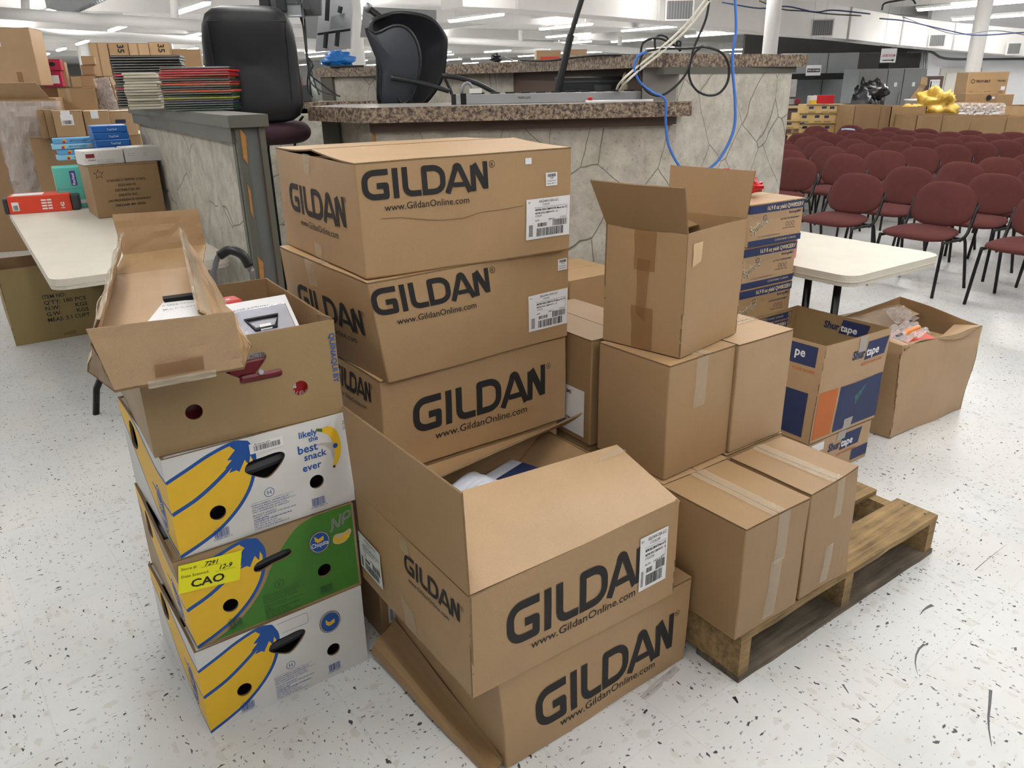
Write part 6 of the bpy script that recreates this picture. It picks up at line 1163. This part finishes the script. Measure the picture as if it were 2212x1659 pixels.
for x, y0, y1 in ((706, -20, 45), (733, 14, 28), (702, 70, 104), (727, 66, 100)): mb = MB(); mb.tube([at(x+3, y0, y=6.15)-c, at(x, y1, y=6.15)-c], .018, BLK, 6); mb.build('mount_bar', t)
mb = MB(); mb.tube([at(686, 74, y=6.18)-c, at(757, 64, y=6.18)-c], .008, BLK, 6); mb.build('mount_rail', t)
t, c = panel('wall_monitor', 'large grey screen back behind the mesh office chair', 'monitor', [(778, 80), (942, 76), (942, 22), (785, 14)], 7.2, .05, mat('mid_grey', '77797c', .5))
t, c = panel('wall_monitor', 'grey hanging board behind the cord bundle', 'monitor', [(660, 82), (690, 84), (700, -10), (655, -10)], 6.9, .03, mat('mid_grey', '77797c', .5))
bg('shipping_carton', 'pale carton with an orange label behind the raised counter', 'cardboard box', 1159, 135, 1212, 109, 14, .3, K2, .1, lambda mb, L, W_, H: [mb.quad(front(.003), L*.15, H*.1, L*.95, H*.95, REDC), mb.stroke(front(.005), [(L*.3, H*.2), (L*.5, H*.8)], .04, BLK)], True)
bg('shipping_carton', 'small carton with a red label right of the cable sleeve', 'cardboard box', 1228, 130, 1268, 107, 14.2, .3, K2, .1, lambda mb, L, W_, H: [mb.quad(front(.003), L*.1, H*.1, L*.4, H*.95, LBL), mb.quad(front(.003), L*.55, H*.2, L*.95, H*.9, REDC)], True)
# ---------------------------------------------------------------- kitchen corner
def fb(name, label, cat, px0, py0, px1, py1, y, d, m, ground=False, group=None, mb2=None, z0=None):
    a, b = at(px0, py0, y=y), at(px1, py1, y=y); zb = 0 if ground else b.z; t = thing(name, label, cat, (a.x, y, zb), 0, group); w_, h_ = b.x-a.x, a.z-zb
    mb = MB(); mb.rbox((0, 0, 0), (w_, d, h_), m, .01, 1)
    if mb2: mb2(mb, w_, h_)
    mb.build('body', t); t['_w'] = 0; del t['_w']; return t, w_, h_
fb('kitchen_counter', 'brown fronted serving counter with a pale edge behind the chairs', 'counter', 1640, 229, 1852, 300, 15.5, .5, BRN, True, None, lambda mb, w_, h_: mb.box((-.02, -.06, h_-.05), (w_+.02, .5, h_+.0), mat('pale_edge', 'c9ad88', .5)))
fb('steel_backsplash', 'stainless steel back panel of the kitchen under the hood', 'panel', 1700, 165, 1862, 232, 19.5, .1, STEEL, True, None, lambda mb, w_, h_: [mb.box((w_*.45, -.02, 0), (w_*.455, 0, h_), DARK), mb.box((0, -.15, h_*.42), (w_*.6, 0, h_*.46), DGREY)])
fb('range_hood', 'large stainless kitchen hood with dark underside', 'hood', 1690, 116, 1851, 158, 18.2, 1.0, STEEL, False, None, lambda mb, w_, h_: [mb.box((-.1, -.02, -.12), (w_+.15, 1.0, -.0), DARK), mb.box((w_*.6, -.01, 0), (w_*.605, 0, h_), DARK), mb.box((w_*.9, -.02, .02), (w_*.96, 0, .08), RED)])
fb('range_hood', 'dark side housing right of the kitchen hood', 'hood', 1853, 114, 1893, 168, 18.3, .9, mat('dark_steel', '2c2a29', .5, .1, 2))
t, w_, h_ = fb('refrigerator', 'stainless refrigerator with three tall panels at the kitchen', 'refrigerator', 1858, 149, 1984, 260, 17, .8, mat('fridge_grey', '85888b', .4, metal=.3), True)
for k, (a, b) in enumerate(((0, .42), (.425, .66), (.665, 1.))): mb = MB(); mb.box((w_*a, -.03, .1), (w_*b-.01, 0, h_-.01), STEEL if k == 0 else mat('fridge_grey', '85888b', .4)); dr_ = mb.build('door', t); mb = MB(); mb.tube([(w_*b-.05, -.05, h_*.45), (w_*b-.05, -.05, h_*.7)], .01, STEEL, 6); mb.build('door_handle', dr_)
for k in (.53, .8): mb = MB(); mb.box((w_*k, -.04, h_-.35), (w_*k+.06, -.03, h_-.27), LBL); mb.build('paper_note', dr_)
P = at(1868, 208, y=15.0); t = thing('rubbish_bag', 'black plastic rubbish bag standing before the refrigerator', 'bag', (P.x, 15.0, 0)); mb = MB()
blob(mb, (0.02, 0, .6), .34, .22, .75, mat('black_bag', '17191d', .25, .1, 10, .8, 10), 4, .4, 24); mb.build('bag_body', t, smooth=True); mb = MB(); blob(mb, (.14, 0, 1.2), .24, .18, .2, mat('black_bag', '17191d', .25, .1, 10, .8, 10), 8, .4, 18); mb.build('bag_neck', t, smooth=True)
fb('red_carton', 'bright red carton on the serving counter', 'box', 1765, 206, 1801, 226, 15.6, .2, RED); fb('plastic_tub', 'white and yellow tub on the serving counter', 'tub', 1750, 207, 1764, 226, 15.6, .15, WHT, False, None, lambda mb, w_, h_: mb.box((0, -.01, 0), (w_*.9, 0, h_*.5), YEL))
fb('small_carton', 'small dark red box on the serving counter at its left', 'box', 1719, 213, 1729, 225, 15.6, .1, mat('dark_red_ink', '7a2030', .5)); fb('wire_shelf', 'wire shelf with goods at the left of the kitchen', 'shelf', 1684, 172, 1717, 226, 16.4, .4, mat('shelf_grey', 'b3b3b0', .5, .3, 12), True, None, lambda mb, w_, h_: [mb.box((0, -.02, h_*k/4), (w_, 0, h_*k/4+.03), DGREY) for k in range(1, 4)])
SG = mat('sign_paper', 'dfe0e4', .5)
def sign(label, px0, py0, px1, py1, y, f, nm='paper_sign'):
    a, b = at(px0, py0, y=y), at(px1, py1, y=y); t = thing(nm, label, 'sign', (a.x, y, b.z)); w_, h_ = b.x-a.x, a.z-b.z; mb = MB(); mb.box((0, 0, 0), (w_, .006, h_), SG); f(mb, front(.002), w_, h_); mb.build('sheet', t)
    for x in (.1, .9): mb = MB(); mb.tube([(w_*x, .003, h_), (w_*x, .003, 3.3-b.z)], .001, DGREY, 4); mb.build('string', t)
sign('white LADIES ROOM sign with an arrow hanging from the ceiling', 1905, 105, 1934, 135, 12, lambda mb, fr, w_, h_: [mb.text(fr, 'LADIES ROOM', w_*.08, h_*.42, h_*.18, mat('red_ink', 'b5303c', .5), .02, e=0, width=w_*.84), mb.stroke(fr, [(w_*.15, h_*.17), (w_*.8, h_*.17)], h_*.06, INK), mb.poly(fr, [(w_*.75, h_*.07), (w_*.9, h_*.17), (w_*.75, h_*.27)], INK)])
sign('white PICK UP HERE sign hanging before the kitchen hood', 1743, 141, 1772, 163, 12, lambda mb, fr, w_, h_: [mb.quad(fr, w_*.06, h_*.33, w_*.94, h_*.67, INK), mb.text(fr, 'PICK UP HERE', w_*.1, h_*.43, h_*.15, LBL, .02, e=.001, width=w_*.8)])
t, w_, h_ = fb('brown_board', 'dark brown board with a small restroom arrow sign beside the refrigerator', 'board', 1986, 164, 2023, 260, 18, .05, BRN, True)
mb = MB(); g = Fr((w_*.45, -.012, h_-.28), (1, 0, 0), (0, 0, 1)); mb.quad(g, 0, 0, .22, .2, SG); mb.stroke(g, [(.08, .06), (.18, .06)], .02, INK); mb.stroke(g, [(.03, .03), (.03, .17)], .025, INK); mb.text(g, 'RESTROOM', .07, .14, .02, INK, 0, e=0); mb.build('arrow_sign', t)
P = at(1962, 225, y=16.5); t = thing('cardboard_sheet', 'folded tan cardboard sheet leaning beside the refrigerator', 'cardboard', P); mb = MB(); q = [at(a, b, y=16.5)-P for a, b in ((1958, 225), (1972, 225), (2003, 182), (1990, 180))]; mb.slab(*q, .03, K2, 2, 2); q = [at(a, b, y=16.4)-P for a, b in ((1988, 182), (2003, 184), (2004, 167), (1990, 166))]; mb.slab(*q, .03, K2, 2, 2); mb.build('sheet', t)
# door in the white wall
a, b = at(2035, 148, y=21.9), at(2106, 240, y=21.9); mb = MB(); mb.box((a.x, 21.93, 0), (b.x, 22.05, a.z), mat('door_paint', 'b5b2ac', .6)); mb.box((a.x+.15, 21.9, 0), (b.x-.12, 21.95, a.z-.12), mat('door_leaf', 'c4c1ba', .6)); struct(mb.build('door_1'))
for i, x in enumerate((1993, 1998, 2003)): pipe('conduit', ['grey conduit beside the refrigerator, left of three', 'grey conduit beside the refrigerator, middle of three', 'grey conduit beside the refrigerator, right of three'][i], 'pipe', [at(x, 108, y=21.5), at(x-4, 172, y=21.5), Vector((at(x-4, 172, y=21.5).x, 21.5, 0))], .03, GREYM, 8)
pipe('cable_run', 'dark cable drooping along the top of the white wall', 'cable', [at(1960, 112, y=21.5), at(2010, 112, y=21.5), at(2040, 126, y=21.5), at(2120, 128, y=21.5), at(2300, 126, y=21.5)], .03, DGREY, 6, 4)
# tan printed cartons and the cardboard bins behind the chairs
def brick(label, px0, py0, px1, py1, i):
    def pr(mb, w_, h_):
        for k in range(max(2, int(w_/.22))): x = .05+k*.22; mb.quad(front(.002), x, h_*.55, x+.08, h_*.8, NAVY); mb.quad(front(.002), x, h_*.15, x+.12, h_*.25, GREYK)
        mb.box((-.001, -.012, h_-.012), (w_, 0, h_), KE)
    fb('printed_carton', label, 'cardboard box', px0, py0, px1, py1, 13.9, .4, mat('tan_kraft', 'c7a96f', .6, .05, 4), False, 'tan printed cartons', pr)
rows = [((1742, 226, 1786, 246), (1787, 226, 1829, 246)), ((1727, 245, 1774, 267), (1775, 245, 1803, 267), (1804, 245, 1829, 267)), ((1694, 262, 1727, 279), (1728, 268, 1775, 290), (1776, 268, 1802, 290), (1803, 268, 1829, 290))]
nm_ = [('left', 'right'), ('left', 'middle', 'right'), ('low far left', 'second', 'third', 'rightmost')]
for r_, row in enumerate(rows):
    for k, q in enumerate(row): brick(f'tan printed carton, {["top", "middle", "bottom"][r_]} layer, {nm_[r_][k]} one', *q, k)
fb('printed_carton', 'tan printed base carton hidden under the tan printed cartons', 'cardboard box', 1694, 291, 1829, 330, 13.9, .4, mat('tan_kraft', 'c7a96f', .6, .05, 4), True)
def bin_(label, px0, px1, pyt, y, m, folds):
    a, b = at(px0, pyt, y=y), at(px1, pyt, y=y); t = thing('bulk_bin', label, 'cardboard box', (a.x, y, 0)); w_, h_ = b.x-a.x, a.z
    mb = MB()
    for p, q in (((0, 0), (w_, 0)), ((0, .7), (0, 0)), ((w_, .7), (0, .7)), ((w_, 0), (w_, .7))): mb.slab((*p, 0), (*q, 0), (*q, h_), (*p, h_), .012, m, 4, 4, mi_=KI, me=KE)
    mb.build('bin_body', t)
    for (x0, x1, d) in folds: f = MB(); f.slab((w_*x0, -.01, .1), (w_*x1, -.01, .1), (w_*x1, -.12*d, h_-.01), (w_*x0, -.02, h_-.01), .01, m, 2, 2); f.build('side_flap', t)
    return t, w_, h_
bin_('open brown bulk bin left of the taller marked bin behind the chairs', 1848, 1924, 229, 13.0, K3, [(0, .7, .3), (.72, 1, .6)])
t, w_, h_ = bin_('brown bulk bin with a small square mark, middle of the row', 1926, 2003, 231, 12.9, K1, [])
mb = MB(); g = Fr((w_*.15, -.003, h_-.4), (1, 0, 0), (0, 0, 1)); mb.stroke(g, [(0, 0), (.06, 0), (.06, .06), (0, .06), (0, 0)], .008, INK); mb.stroke(g, [(-.06, -.22), (.14, -.22), (.14, -.08), (-.06, -.08), (-.06, -.22)], .006, INK); mb.build('printed_mark', t)
bin_('low open brown bin in front right of the marked bin', 1982, 2092, 250, 12.1, K1, [(0, .45, .5), (.5, 1, .8)])
bin_('low open brown bin at the right edge of the row', 2097, 2240, 254, 12.1, K1, [(.0, .5, .6), (.55, 1, .3)])
bin_('plain brown bin behind the low bins at the right edge', 2165, 2260, 230, 13.9, K1, [])
P = at(2020, 232, y=13.3); t = thing('yellow_bags', 'crumpled yellow plastic bags rising from the marked bin', 'bag', (P.x, 13.3, .7)); mb = MB(); YB = mat('yellow_bag', 'c9a544', .4, .25, 14, .9, 16)
blob(mb, (0, 0, .28), .3, .25, .26, YB, 6, .55, 30); blob(mb, (-.35, 0, .22), .25, .2, .12, YB, 7, .4, 18); mb.build('bag_body', t, smooth=True)
P = at(1990, 218, y=14.4); t = thing('round_tub', 'white rimmed round tub behind the yellow bags', 'tub', (P.x, 14.4, .55)); mb = MB(); mb.lathe([(.2, 0), (.26, P.z-.55), (.28, P.z-.55), (.28, P.z-.52), (.24, P.z-.52), (.18, .1), (0, .1)], (0, 0, 0), WHT, 28); mb.build('tub_body', t, smooth=True)
fb('mower_carton', 'brown carton lettered TROY-BILT standing above the wrapped parcels', 'cardboard box', 2094, 156, 2172, 204, 14.5, .4, K1, False, None, lambda mb, w_, h_: [mb.text(front(.003), 'TROY-BILT', w_*.2, h_*.55, h_*.1, INK, .04, e=0, width=w_*.36), mb.stroke(front(.003), circ(w_*.13, h_*.6, .03)+[(w_*.13+.03, h_*.6)], .01, INK), mb.text(front(.003), 'TROY-BILT', w_*.74, h_*.57, h_*.07, INK, .03, e=0, width=w_*.2), mb.quad(front(.003), w_*.85, h_*.2, w_*.95, h_*.36, LBL)]+[mb.text(front(.003), s_, w_*x_, h_*.06, h_*.1, INK, 0, e=0) for s_, x_ in (('T', .1), ('Y', .45), ('J', .5), ('Q', .55), ('UO', .8))])
fb('shipping_carton', 'long brown parcel with a black mark under the lettered carton', 'cardboard box', 2088, 201, 2154, 222, 14.2, .3, K3, False, None, lambda mb, w_, h_: [mb.poly(front(.012), circ(w_*.7, h_*.5, h_*.28), INK), mb.quad(front(.012), w_*.8, h_*.4, w_*.88, h_*.6, LBL)])
for i, (x0, x1) in enumerate(((2048, 2095), (2096, 2132), (2133, 2165))):
    t, w_, h_ = fb('wrapped_parcel', ['plastic wrapped brown parcel, left of the three above the low bins', 'plastic wrapped brown parcel, middle of the three above the low bins', 'plastic wrapped brown parcel, right of the three above the low bins'][i], 'packet', x0, 223, x1, 250, 13.7, .4, K3, False, 'wrapped parcels')
    mb = MB(); mb.slab((-.02, -.03, 0), (w_+.02, -.03, 0), (w_, -.03, h_), (0, -.03, h_), .002, WRAP, 14, 8, lambda a, b, n: n*noise.noise(Vector((a*8+i, b*6, 2)))*.03); mb.quad(front(.05), w_*.3, h_*.15, w_*.7, h_*.3, LBL); mb.build('plastic_wrap', t)
bin_('brown bin carrying the wrapped parcels behind the low bins', 2045, 2155, 251, 13.6, K3, [])
fb('shipping_carton', 'brown carton base behind the wrapped parcels under the lettered carton', 'cardboard box', 2085, 205, 2180, 260, 14.45, .5, K1, True)
fb('plastic_tub', 'pale blue folded plastic by the tan printed cartons', 'bag', 1828, 279, 1846, 292, 12.4, .2, mat('pale_blue', '9fb4cf', .4));
